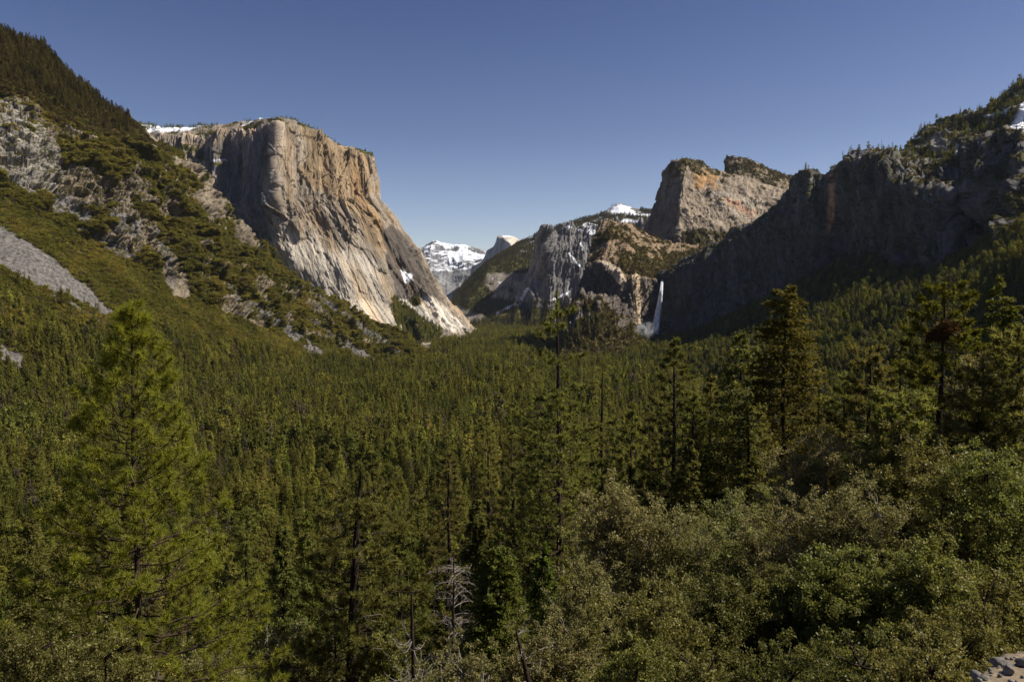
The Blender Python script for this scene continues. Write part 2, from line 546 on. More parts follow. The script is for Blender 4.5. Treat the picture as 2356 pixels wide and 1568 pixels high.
# --- the brushy mountainside on the left ---------------------------------------------------------
rows = [
    [(-260, 1030, 980), (0, 1001, 1050), (300, 952, 1250), (600, 889, 1650), (850, 858, 2000), (1010, 850, 2300)],
    [(-260, 400, 1480), (0, 431, 1550), (77, 462, 1570), (142, 508, 1600), (185, 539, 1620), (246, 577, 1650), (308, 604, 1690), (385, 640, 1740), (470, 690, 1820), (560, 740, 1900), (700, 786, 2060), (850, 815, 2240), (950, 828, 2390), (1012, 838, 2480)],
    [(-260, 190, 1680), (0, 223, 1760), (77, 246, 1780), (130, 292, 1800), (200, 322, 1820), (270, 318, 1860), (330, 330, 1900), (385, 400, 1950), (440, 470, 2010), (520, 570, 2100), (620, 645, 2220), (700, 700, 2280), (850, 765, 2400), (960, 812, 2480), (1014, 834, 2520)],
    [(-260, -80, 1950), (-100, 0, 1980), (0, 62, 2000), (60, 86, 2010), (100, 104, 2030), (130, 138, 2050), (165, 172, 2070), (215, 212, 2100), (250, 238, 2130), (300, 268, 2170), (322, 280, 2180), (345, 304, 2200), (398, 345, 2240), (441, 385, 2260), (469, 428, 2290), (489, 468, 2310), (521, 504, 2340), (560, 524, 2380), (576, 545, 2400), (620, 572, 2430), (660, 617, 2470), (680, 650, 2480), (739, 682, 2520), (799, 712, 2550), (878, 750, 2590), (918, 780, 2620), (957, 804, 2650), (1015, 832, 2700)],
]
ML = Mass(rows, [(120, -40), (500, -350), (800, -900)], 1100, [230, 210, 150], 6, 1)
ML.displace([(42, 150, 150, False), (20, 60, 110, True), (26, 130, 46, 'c'), (13, 52, 22, 'c'), (5, 24, 11, 'c'), (4, 18, 14, False)],
            [(28, 170, 170, False), (10, 50, 50, False), (4, 14, 14, False)],
            cliff_only=lambda M, s: np.clip(smooth(0.85, 1.1, M.w) * (1 - smooth(2.0, 2.3, M.w)) + smooth(1.0, 1.6, M.w) * smooth(330, 420, M.u) * (1 - smooth(2.95, 3.0, M.w)) * 0.9, 0, 1), flow=False)
ML.attrs()
u, v = warp(ML, 14, 70, 21)
nb = pnoise(ML, 55, 77); nb2 = pnoise(ML, 160, 78)
veg = np.zeros(u.shape)
veg = np.where(ML.w < 1.04 + 0.1 * nb, 1, veg)
veg = np.where(ML.w > 2.0 + 0.25 * nb, 1, veg)
mid = (ML.w >= 1) & (ML.w <= 2.1)
veg = np.where(mid & (nb + 0.5 * nb2 + 0.55 * smooth(250, 480, u) > 0.42), 1, veg)
veg = np.where((ML.w > 1.4) & (u > 330) & (nb > -0.12), 1, veg)
veg = np.where((ML.w > 2) & (u > 330) & (u < 600) & (nb < 0.05), 0, veg)
rockp = [(385, 560), (420, 600), (440, 690), (400, 690), (370, 640)]
veg = np.where(inpoly(u, v, rockp) & (nb < 0.1), 0, veg)
veg = np.where(inpoly(u, v, [(130, 318), (200, 330), (330, 265), (345, 320), (300, 400), (260, 420), (200, 370), (150, 380)]) & (nb > -0.3), 1, veg)
scree = np.zeros(u.shape)
uw, vw = warp(ML, 7, 25, 41)
for poly in ([(-260, 420), (-100, 470), (0, 519), (38, 542), (77, 562), (127, 596), (175, 640), (225, 685), (266, 722), (240, 728), (195, 700), (154, 680), (100, 664), (50, 640), (0, 615), (-260, 560)],
             [(-100, 770), (0, 790), (50, 812), (64, 858), (30, 850), (-100, 800)],
             [(142, 508), (246, 577), (300, 600), (320, 596), (290, 560), (230, 535)]):
    scree = np.maximum(scree, inpoly(uw, vw, poly))
for pts, w0, w1 in (([(122, 682), (165, 700), (210, 728)], 5, 4), ([(225, 738), (262, 757)], 4, 3),
                    ([(525, 655), (556, 684), (600, 715), (650, 752), (700, 785), (735, 818)], 6, 15),
                    ([(680, 655), (740, 690), (800, 728), (850, 765), (900, 800), (950, 842)], 7, 10),
                    ([(705, 732), (750, 760), (800, 795), (845, 825), (880, 852)], 5, 15),
                    ([(603, 728), (660, 762), (700, 790)], 4, 7), ([(350, 520), (385, 580), (395, 670)], 7, 4)):
    scree = np.maximum(scree, strip(uw, vw, pts, w0, w1))
scree = scree * (nb2 + nb * 1.2 > -0.62)
veg = veg * (1 - scree)
rock = const(ML, (0.170, 0.138, 0.098)) * (1 + 0.4 * pnoise(ML, 90, 5)[..., None])
rock = paint(rock, ML, [(0, 222), (60, 240), (160, 400), (120, 470), (0, 430)], (0.23, 0.21, 0.18), 25, 90, 6)
rock = paint(rock, ML, [(80, 440), (150, 450), (330, 510), (320, 550), (200, 530), (100, 490)], (0.15, 0.14, 0.135), 22, 60, 9)
mask = np.stack([soft(veg, 1), 0 * veg, soft(scree, 1)], -1)
ML.veg = veg
ML.build("mountain", M_ROCK, rock, mask, "steep brush covered mountainside with grey talus runs filling the left of the photo")

# --- the great granite wall ----------------------------------------------------------------------
E0 = 5000
rows = [
    [(240, 850, 3500), (600, 830, 3130), (800, 815, 2900), (905, 800, 2950), (1000, 795, 3250), (1085, 785, 3600), (1088, 780, 4300), (1060, 770, E0)],
    [(250, 780, 3560), (600, 770, 3180), (780, 752, 2970), (850, 748, 2960), (914, 752, 3030), (935, 750, 3230), (1000, 750, 3380), (1074, 757, 3600), (1078, 757, 4300), (1060, 757, E0)],
    [(260, 700, 3620), (600, 690, 3240), (760, 690, 3080), (897, 690, 3150), (912, 690, 3400), (975, 680, 3480), (1015, 690, 3620), (1019, 690, 4200), (1000, 690, E0)],
    [(265, 620, 3680), (560, 620, 3360), (680, 620, 3130), (790, 620, 3150), (884, 618, 3260), (896, 620, 3540), (945, 618, 3640), (968, 622, 3760), (977, 622, 4200), (960, 620, E0)],
    [(270, 560, 3720), (500, 560, 3500), (645, 560, 3180), (740, 560, 3260), (874, 555, 3380), (884, 556, 3600), (920, 550, 3700), (940, 552, 3800), (943, 552, 4200), (925, 560, E0)],
    [(275, 515, 3740), (485, 510, 3550), (641, 510, 3195), (740, 510, 3330), (868, 506, 3450), (878, 508, 3620), (900, 505, 3700), (908, 506, 3800), (911, 507, 4200), (890, 515, E0)],
    [(280, 470, 3760), (470, 460, 3590), (638, 462, 3210), (740, 460, 3400), (848, 455, 3540), (866, 458, 3680), (868, 460, 3750), (869, 462, 4200), (850, 480, E0)],
    [(290, 400, 3800), (460, 390, 3680), (555, 385, 3560), (630, 380, 3270), (740, 390, 3450), (856, 395, 3650), (861, 400, 3700), (862, 400, 4200), (840, 400, E0)],
    [(300, 320, 3880), (420, 320, 3820), (520, 303, 3740), (590, 295, 3560), (640, 290, 3330), (700, 300, 3500), (780, 335, 3640), (850, 362, 3710), (855, 363, 3760), (855, 362, 4200), (835, 360, E0)],
    [(300, 286, 4100), (338, 283, 4100), (390, 286, 4090), (441, 284, 4050), (489, 278, 4000), (560, 274, 3950), (600, 268, 3720), (640, 266, 3520), (680, 274, 3620), (719, 293, 3700), (759, 312, 3750), (799, 330, 3780), (838, 344, 3800), (856, 356, 3830), (853, 358, 4300), (830, 360, E0)],
]
ME = Mass(rows, [(500, -15), (1500, -300), (2200, -1500)], 900, [20, 45, 60, 50, 38, 38, 58, 60, 30], 2, 3)
ME.displace([(44, 240, 2200, True), (10, 80, 1200, True), (24, 150, 460, 'c'), (14, 62, 300, 'c'), (8, 28, 170, 'c'), (4, 60, 160, False)],
            [(20, 120, 120, False), (8, 30, 30, False)],
            cliff_only=lambda M, s: 1 - smooth(8.0, 8.4, M.w),
            damp=lambda M: 1 - 0.62 * smooth(5.2, 3.4, M.w) * smooth(600, 700, M.u) * smooth(960, 900, M.u) - 0.55 * smooth(800, 846, M.u) * smooth(3.6, 4.4, M.w))
ME.attrs()
u, v = ME.u, ME.v
nb = pnoise(ME, 60, 17); nb2 = pnoise(ME, 200, 18); vs = fbm(ME.flow[..., 0] / 34, ME.flow[..., 1] / 60, ME.flow[..., 2] / 700, 4, 61)
rock = const(ME, (0.25, 0.208, 0.158))
rock = paint(rock, ME, [(640, 500), (760, 560), (890, 600), (930, 760), (700, 760), (600, 640)], (0.36, 0.32, 0.262), 45, 160, 4, 16)
rock = paint(rock, ME, [(690, 290), (850, 350), (870, 480), (900, 560), (860, 600), (800, 480), (720, 440)], (0.25, 0.182, 0.108), 40, 120, 7, 14)
rock = paint(rock, ME, [(540, 270), (640, 270), (640, 400), (540, 370)], (0.33, 0.26, 0.20), 20, 90, 8, 8)
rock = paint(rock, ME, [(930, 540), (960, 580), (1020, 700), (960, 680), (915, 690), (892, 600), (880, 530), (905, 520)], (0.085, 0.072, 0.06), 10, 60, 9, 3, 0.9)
rock = paint(rock, ME, [(455, 350), (620, 300), (630, 560), (560, 560)], (0.13, 0.128, 0.13), 30, 120, 19, 12, 0.8)  # shade of the face left of the prow, painted into the rock colour
rock = paint(rock, ME, [(905, 690), (1000, 680), (1080, 765), (1020, 760), (960, 730)], (0.47, 0.43, 0.37), 10, 60, 10, 4)
rock = rock * (1 + 0.75 * np.clip(vs, -1, 0.7)[..., None]) * (1 + 0.15 * nb[..., None])
rust = np.clip(fbm(ME.flow[..., 0] / 55, ME.flow[..., 1] / 90, ME.flow[..., 2] / 600, 3, 66) * 2.2, 0, 1)[..., None]
rock = rock * (1 - rust * np.array([0.02, 0.13, 0.26]))
uw, vw = warp(ME, 8, 50, 45)
snow = inpoly(uw, vw, [(300, 279), (441, 281), (470, 288), (425, 303), (338, 303), (300, 300)]) | strip(u, v, [(470, 283), (520, 276), (575, 273)], 4, 3) | strip(u, v, [(560, 287), (590, 272), (625, 267)], 3, 4) | strip(u, v, [(880, 655), (885, 648)], 0.1, 0.1)
snow = snow | (inpoly(uw, vw, [(920, 622), (945, 630), (950, 645), (930, 650)]) & (nb > 0.0)) | strip(u, v, [(488, 370), (520, 367)], 2, 1)
snow = (snow & (pnoise(ME, 22, 90) < 0.42)) | ((ME.w > 9) & (nb2 > -0.3))
veg = inpoly(uw, vw, [(897, 684), (930, 700), (975, 735), (1020, 765), (1000, 790), (880, 790), (915, 756)]) & (nb > -0.35)
veg = veg | (inpoly(uw, vw, [(940, 690), (965, 684), (972, 702), (950, 706)]) & (nb > -0.2)) | (inpoly(uw, vw, [(484, 375), (515, 374), (515, 382), (484, 384)]))
veg = veg | ((ME.w > 8.2) & (ME.w < 9) & (nb > 0.12) & ~snow) | ((u < 470) & (v > 330) & (nb + 0.3 * nb2 > 0.1))
ME.veg = veg * 1.0
scr = strip(uw, vw, [(960, 730), (1000, 750), (1030, 762)], 4, 4) * 1.0
mask = np.stack([soft(veg & ~snow, 1), soft(snow, 1), soft(scr * ~veg, 1)], -1)
ME.snow = snow
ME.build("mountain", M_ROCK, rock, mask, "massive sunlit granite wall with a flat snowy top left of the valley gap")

# --- snow peaks at the head of the valley ---------------------------------------------------------
rows = [
    [(860, 735, 12300), (1000, 735, 12300), (1250, 735, 12300)],
    [(860, 690, 13000), (960, 690, 13000), (1040, 680, 13000), (1120, 680, 13000), (1250, 690, 13000)],
    [(860, 640, 14200), (960, 632, 14200), (1000, 640, 13900), (1040, 636, 14300), (1080, 640, 13800), (1120, 640, 13900), (1250, 640, 14000)],
    [(860, 610, 15000), (960, 605, 15000), (1010, 598, 15200), (1070, 600, 15000), (1120, 603, 14800), (1250, 610, 14800)],
    [(860, 600, 16000), (920, 590, 16000), (957, 575, 16000), (979, 565, 16000), (1007, 554, 16000), (1018, 560, 16000), (1030, 562, 16000), (1046, 563, 16000), (1069, 563, 16000), (1086, 571, 16000), (1119, 577, 16000), (1147, 590, 16000), (1250, 600, 16000)],
]
MC = Mass(rows, [(800, -150), (3000, -1800)], 420, [30, 70, 50, 60], 3, 7)
MC.displace([(130, 700, 1600, True), (60, 260, 600, True), (25, 110, 200, False)], [(110, 700, 700, True), (40, 220, 220, True), (15, 90, 90, False)])
MC.attrs()
nb = pnoise(MC, 380, 23, 5)
rock = const(MC, (0.17, 0.165, 0.16)) * (1 + 0.4 * pnoise(MC, 300, 24)[..., None])
snow = (nb + 0.45 * smooth(690, 570, MC.v) + 1.6 * (MC.n[..., 2] - 0.66) > 0.64 + 0.5 * smooth(615, 660, MC.v))
snow = snow & ~((MC.v > 665))
mask = np.stack([0.8 * soft((MC.v > 690) * 1.0, 2), soft(snow, 1), 0 * nb], -1)
MC.build("mountain", M_PEAK, rock, mask, "distant snow covered granite peak at the head of the valley")

# --- the half dome -----------------------------------------------------------------------------------
rows = [
    [(1060, 735, 12000), (1130, 735, 11900), (1190, 735, 11700), (1195, 735, 11700), (1260, 735, 11800)],
    [(1075, 680, 12700), (1130, 670, 12300), (1185, 665, 11900), (1192, 665, 11900), (1260, 665, 12000)],
    [(1082, 640, 12900), (1115, 632, 12500), (1183, 612, 12000), (1190, 610, 12000), (1260, 612, 12100)],
    [(1086, 612, 13000), (1116, 596, 12700), (1181, 577, 12050), (1188, 578, 12060), (1260, 590, 12200)],
    [(1088, 610, 13050), (1112, 605, 12950), (1119, 577, 12900), (1136, 566, 12800), (1142, 557, 12700), (1148, 545, 12600), (1160, 547, 12400), (1172, 557, 12250), (1184, 572, 12100), (1192, 573, 12120), (1260, 585, 12300)],
    [(1090, 609, 13100), (1112, 604, 13000), (1119, 576, 12950), (1136, 565, 12900), (1142, 555, 12850), (1146, 541, 12850), (1155, 540, 12850), (1164, 540, 12850), (1181, 542, 12900), (1195, 549, 12950), (1206, 556, 13000), (1235, 572, 13000), (1260, 584, 13100)],
]
MH = Mass(rows, [(400, -60), (1500, -1500)], 260, [20, 40, 40, 30, 20], 1, 9)
MH.displace([(22, 120, 900, True), (8, 50, 300, True)], [(10, 160, 160, False)])
MH.attrs()
rock = const(MH, (0.34, 0.31, 0.27)) * (1 + 0.2 * fbm(MH.P[..., 0] / 60, MH.P[..., 1] / 60, MH.P[..., 2] / 700, 3, 5)[..., None])
rock = paint(rock, MH, [(1186, 535), (1300, 540), (1300, 640), (1180, 580), (1160, 548)], (0.46, 0.41, 0.34), 1, 60, 2, 1)
nb = pnoise(MH, 120, 29)
snow = inpoly(MH.u, MH.v, [(1153, 538), (1180, 538), (1176, 545), (1158, 546)]) | (strip(MH.u, MH.v, [(1186, 572), (1215, 560)], 3, 3) & (nb > 0)) | ((MH.v > 640) & (nb > 0.25))
mask = np.stack([0.7 * soft((MH.v > 640) & (nb < 0.1), 1), soft(snow, 1), 0 * nb], -1)
MH.build("mountain", M_PEAK, rock, mask, "rounded granite dome with a sheer shaded face far up the valley")

# --- the forested ridge with snow right of the gap -----------------------------------------------------
rows = [
    [(985, 775, 4600), (1100, 775, 4500), (1300, 775, 4500), (1650, 775, 4500)],
    [(1000, 752, 5200), (1100, 748, 4900), (1300, 745, 4850), (1650, 740, 4900)],
    [(1025, 715, 5700), (1075, 700, 5400), (1125, 690, 5500), (1200, 700, 5300), (1300, 690, 5200), (1650, 680, 5300)],
    [(1036, 693, 6100), (1080, 660, 6000), (1125, 618, 6000), (1180, 602, 6000), (1250, 600, 6200), (1320, 600, 6300), (1650, 600, 6300)],
    [(1050, 676, 6500), (1085, 642, 6500), (1135, 605, 6600), (1190, 572, 6700), (1250, 548, 6900), (1320, 528, 7000), (1400, 510, 7100), (1500, 500, 7200), (1650, 500, 7200)],
    [(1058, 668, 6900), (1069, 656, 6900), (1102, 628, 7000), (1128, 605, 7100), (1147, 591, 7200), (1175, 572, 7300), (1203, 555, 7400), (1231, 538, 7500), (1256, 528, 7600), (1287, 517, 7700), (1324, 507, 7800), (1349, 499, 7900), (1371, 491, 8000), (1385, 487, 8000), (1408, 477, 8050), (1428, 472, 8100), (1455, 476, 8100), (1469, 483, 8000), (1497, 484, 7900), (1540, 482, 7900), (1650, 482, 7900)],
]
MS = Mass(rows, [(300, -60), (2500, -1400)], 560, [20, 50, 70, 50, 50], 3, 11)
MS.displace([(50, 260, 700, True), (22, 90, 240, True), (10, 35, 60, False)], [(50, 300, 300, False), (18, 80, 80, False)])
MS.attrs()
uw, vw = warp(MS, 5, 120, 5)
nb = pnoise(MS, 90, 33, 5); nb2 = pnoise(MS, 300, 34)
rk = const(MS, (0.17, 0.145, 0.12)) * (1 + 0.3 * pnoise(MS, 60, 35)[..., None])
rocky = inpoly(uw, vw, [(1130, 600), (1160, 605), (1190, 598), (1218, 598), (1212, 660), (1180, 690), (1130, 690), (1115, 650)]) & (vw > 628) & (nb + 0.5 * nb2 > -0.12)
rocky = rocky | (inpoly(uw, vw, [(1050, 700), (1080, 715), (1114, 725), (1112, 742), (1060, 742)]) & (nb > -0.1))
rocky = rocky | (MS.steep > 0.7) & (nb > 0.35)
snow = strip(uw, vw, [(1144, 722), (1185, 700), (1212, 664)], 3.0, 2.5) | strip(uw, vw, [(1275, 735), (1302, 708)], 6, 4)
snow = snow | ((MS.w > 4.0) & (vw > 0) & (nb > 0.24) & (uw > 1150)) | inpoly(uw, vw, [(1380, 489), (1428, 470), (1448, 476), (1462, 489)]) & (nb < 0.35)
snow = snow | ((MS.w > 3.6) & (MS.w < 4.5) & (uw > 1300) & (nb > 0.0) & (nb2 > -0.3))
snow = snow | ((MS.w > 2.5) & (MS.w < 4.0) & (uw < 1240) & (nb > 0.42))
dome = inpoly(uw, vw, [(1400, 478), (1430, 465), (1470, 476), (1475, 488), (1405, 490)])
veg = ~rocky & ~snow & ~dome
MS.veg = veg * 1.0
mask = np.stack([soft(veg, 1), soft(snow, 1), 0 * nb], -1)
MS.build("mountain", M_ROCKFAR, rk, mask, "dark forested ridge streaked with snow rising right of the far peaks")

rows = [
    [(1150, 770, 4700), (1290, 770, 4600), (1480, 770, 4700)],
    [(1175, 722, 5300), (1250, 712, 4900), (1320, 705, 4950), (1480, 700, 5100)],
    [(1184, 708, 5500), (1225, 650, 5350), (1262, 640, 5100), (1330, 640, 5180), (1480, 640, 5250)],
    [(1203, 688, 5680), (1226, 646, 5640), (1236, 600, 5450), (1256, 575, 5140), (1300, 580, 5220), (1350, 570, 5240), (1480, 570, 5300)],
    [(1226, 646, 5800), (1234, 618, 5800), (1238, 590, 5750), (1245, 543, 5550), (1256, 528, 5200), (1268, 529, 5200), (1287, 532, 5290), (1307, 516, 5300), (1332, 522, 5310), (1357, 521, 5310), (1377, 516, 5320), (1480, 505, 5400)],
]
MR = Mass(rows, [(250, 20), (900, -300), (1300, -1200)], 420, [16, 70, 90, 80], 2, 13)
MR.displace([(80, 200, 1400, True), (30, 80, 500, True), (18, 60, 200, 'c'), (9, 25, 60, 'c')], [(30, 120, 120, False), (10, 40, 40, False)], cliff_only=lambda M, s: 1 - smooth(4.05, 4.3, M.w))
MR.attrs()
nb = pnoise(MR, 60, 43)
uw, vw = warp(MR, 4, 60, 5)
rock = const(MR, (0.17, 0.158, 0.15)) * (1 + 0.35 * fbm(MR.P[..., 0] / 35, MR.P[..., 1] / 35, MR.P[..., 2] / 260, 4, 44)[..., None])
snow = strip(uw, vw, [(1308, 583), (1322, 600), (1333, 610)], 2.5, 2) | strip(uw, vw, [(1337, 560), (1339, 575)], 2.5, 2) | ((MR.w > 4.0) & (nb > 0.2)) | strip(uw, vw, [(1270, 690), (1310, 672)], 2.5, 2.5) | strip(uw, vw, [(1190, 702), (1212, 664)], 3, 2)
snow = snow | (inpoly(uw, vw, [(1300, 515), (1380, 515), (1385, 550), (1340, 530), (1300, 535)]) & (nb > 0.15))
veg = (MR.w < 1.1)
mask = np.stack([soft(veg, 1), soft(snow, 1), 0 * nb], -1)
MR.veg = veg * 1.0
MR.build("mountain", M_ROCKFAR, rock, mask, "blue shadowed granite buttress in the middle distance beside a diagonal snow gully")

# --- the brown topped hill beside the waterfall ---------------------------------------------------------
rows = [
    [(1270, 860, 2250), (1340, 850, 2250), (1438, 840, 2300), (1510, 830, 2400), (1600, 830, 2450)],
    [(1300, 785, 2340), (1340, 782, 2330), (1438, 784, 2390), (1500, 782, 2470), (1530, 780, 2560), (1600, 770, 2650)],
    [(1310, 725, 2480), (1335, 706, 2440), (1375, 700, 2430), (1410, 722, 2440), (1440, 742, 2480), (1470, 756, 2520), (1500, 760, 2620), (1530, 755, 2690), (1600, 750, 2720)],
    [(1328, 670, 2680), (1350, 664, 2600), (1400, 675, 2550), (1440, 700, 2545), (1468, 712, 2540), (1486, 712, 2600), (1506, 705, 2710), (1530, 700, 2740), (1600, 700, 2760)],
    [(1346, 612, 2760), (1370, 606, 2630), (1392, 610, 2570), (1420, 626, 2560), (1437, 652, 2560), (1452, 640, 2545), (1468, 632, 2545), (1491, 640, 2615), (1512, 643, 2700), (1530, 642, 2750), (1600, 640, 2850)],
    [(1364, 565, 2850), (1400, 558, 2750), (1440, 568, 2720), (1475, 590, 2700), (1500, 612, 2700), (1525, 634, 2760), (1560, 636, 2850), (1640, 630, 3000)],
    [(1378, 519, 2980), (1384, 504, 2960), (1405, 503, 2950), (1435, 509, 2970), (1465, 518, 3000), (1491, 537, 3020), (1524, 551, 3050), (1551, 560, 3100), (1600, 560, 3150), (1700, 560, 3250)],
]
MK = Mass(rows, [(250, -30), (700, -200), (1200, -900)], 620, [14, 60, 60, 60, 60, 60], 2, 15)
MK.displace([(26, 90, 600, True), (9, 35, 200, True), (11, 36, 110, 'c'), (6, 15, 45, 'c'), (3, 12, 20, False)], [(20, 110, 110, False), (9, 28, 28, True), (4, 10, 10, False)],
            cliff_only=lambda M, s: np.clip(smooth(1.8, 2.2, M.w) * (1 - smooth(3.9, 4.3, M.w)) + 0.75 * (M.w < 2.2) * smooth(1.0, 1.3, M.w) + 0.35 * (M.w > 4.3), 0, 1))
MK.attrs()
u, v = warp(MK, 10, 60, 3)
nb = pnoise(MK, 40, 53); nb2 = pnoise(MK, 110, 54)
rock = const(MK, (0.12, 0.100, 0.082)) * (1 + 0.3 * fbm(MK.P[..., 0] / 18, MK.P[..., 1] / 18, MK.P[..., 2] / 160, 4, 44)[..., None])
top = smooth(3.9, 4.1, MK.w)[..., None]
rock = rock * (1 - top) + np.array([0.21, 0.150, 0.092]) * (1 + 0.3 * nb[..., None]) * top
rock = paint(rock, MK, [(1452, 628), (1478, 628), (1474, 745), (1462, 745)], (0.42, 0.33, 0.22), 4, 40, 5, 1)
rock = paint(rock, MK, [(1385, 600), (1420, 610), (1446, 650), (1440, 668), (1400, 625)], (0.40, 0.33, 0.25), 5, 40, 5, 1)
veg = ((MK.w > 4.1) & (nb + 0.4 * nb2 > -0.02)) | ((MK.w > 1.0) & (MK.w < 2.3) & (nb + 0.3 * nb2 > -0.15) & (u < 1520)) | (MK.w < 1.15)
veg = veg | inpoly(u, v, [(1475, 600), (1600, 570), (1700, 565), (1650, 610), (1560, 640), (1500, 640)])
veg = veg & ~(inpoly(u, v, [(1440, 560), (1540, 560), (1520, 575), (1470, 575)]) & (nb < 0.2))
MK.veg = veg * 1.0
mask = np.stack([soft(veg, 1), 0 * nb, 0 * nb], -1)
m_brown = terrain_material("rock_brown_brush", 1.0, 1.0, ((0.040, 0.034, 0.010), (0.095, 0.072, 0.022)))
MK.build("hill", m_brown, rock, mask, "brown brushy hill above a dark cliff just left of the waterfall")

# --- rounded rock peaks above the waterfall ------------------------------------------------------------
rows = [
    [(1440, 620, 3500), (1540, 640, 3250), (1640, 640, 3250), (1850, 640, 3500)],
    [(1478, 560, 3600), (1500, 570, 3480), (1553, 585, 3260), (1640, 580, 3250), (1700, 570, 3350), (1850, 560, 3550)],
    [(1488, 515, 3610), (1520, 520, 3460), (1560, 530, 3290), (1640, 525, 3330), (1720, 520, 3450), (1850, 515, 3600)],
    [(1500, 485, 3640), (1530, 480, 3480), (1562, 475, 3340), (1640, 470, 3420), (1720, 465, 3540), (1850, 470, 3700)],
    [(1520, 432, 3680), (1545, 425, 3580), (1570, 420, 3440), (1620, 425, 3500), (1690, 430, 3580), (1760, 440, 3680), (1850, 450, 3800)],
    [(1532, 407, 3640), (1538, 386, 3620), (1555, 372, 3580), (1572, 364, 3560), (1600, 368, 3620), (1633, 381, 3640), (1666, 394, 3680), (1720, 412, 3750), (1790, 435, 3800), (1850, 450, 3850)],
]
MP = Mass(rows, [(200, -10), (600, -250), (900, -900)], 480, [14, 55, 50, 60, 40], 3, 19)
MP.displace([(34, 150, 420, True), (9, 45, 200, True), (10, 50, 90, 'c'), (4, 18, 30, 'c'), (3, 14, 20, False)], [(32, 170, 260, True), (12, 60, 70, True), (5, 14, 14, False)], flow=False)
MP.attrs()
u, v = warp(MP, 10, 60, 3)
nb = pnoise(MP, 40, 53)
rock = const(MP, (0.25, 0.20, 0.145)) * (1 + 0.5 * pnoise(MP, 45, 6)[..., None])
rock = paint(rock, MP, [(1595, 380), (1650, 400), (1660, 440), (1600, 440)], (0.34, 0.20, 0.085), 16, 60, 5, 3, 0.9)
rock = paint(rock, MP, [(1660, 455), (1690, 455), (1740, 490), (1725, 500), (1680, 475)], (0.40, 0.165, 0.06), 12, 40, 8, 2, 0.95)
rock = paint(rock, MP, [(1620, 420), (1760, 470), (1720, 510), (1650, 470)], (0.36, 0.315, 0.25), 12, 60, 9, 3, 0.5)
rock = paint(rock, MP, [(1470, 600), (1500, 470), (1535, 380), (1566, 400), (1560, 500), (1560, 600)], (0.10, 0.09, 0.08), 8, 60, 15, 3, 0.8)  # left face painted darker: its shade is put into the rock colour
veg = ((v < 405) & (nb > -0.02) & (u > 1540)) | ((v > 530) & (u > 1570) & (nb > -0.3)) | (inpoly(u, v, [(1630, 440), (1670, 460), (1660, 480), (1625, 465)]) & (nb > 0.1)) | ((nb > 0.45) & (v < 480))
MP.veg = veg * 1.0
mask = np.stack([soft(veg, 1), 0 * nb, 0 * nb], -1)
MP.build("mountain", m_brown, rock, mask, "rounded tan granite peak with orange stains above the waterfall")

rows = [
    [(1640, 520, 3950), (1740, 540, 3800), (1860, 540, 3900)],
    [(1655, 440, 4050), (1700, 450, 3950), (1780, 470, 3900), (1870, 470, 3950)],
    [(1668, 395, 4150), (1700, 400, 4050), (1760, 415, 4050), (1815, 430, 4050), (1870, 440, 4100)],
    [(1669, 371, 4200), (1675, 359, 4180), (1699, 361, 4150), (1732, 370, 4150), (1766, 384, 4180), (1799, 399, 4200), (1815, 405, 4200), (1870, 412, 4250)],
]
MQ = Mass(rows, [(150, -10), (500, -300), (700, -900)], 300, [50, 50, 40], 2, 23)
MQ.displace([(16, 80, 200, True), (9, 30, 60, True), (5, 12, 20, False)], [(14, 80, 80, True), (8, 25, 25, True), (5, 10, 10, False)])
MQ.attrs()
nb = pnoise(MQ, 40, 53)
rock = const(MQ, (0.25, 0.19, 0.125)) * (1 + 0.3 * pnoise(MQ, 30, 6)[..., None])
veg = nb > -0.12
MQ.veg = veg * 1.0
mask = np.stack([soft(veg, 1), 0 * nb, 0 * nb], -1)
MQ.build("mountain", m_brown, rock, mask, "small jagged brushy peak behind the rounded tan peak")

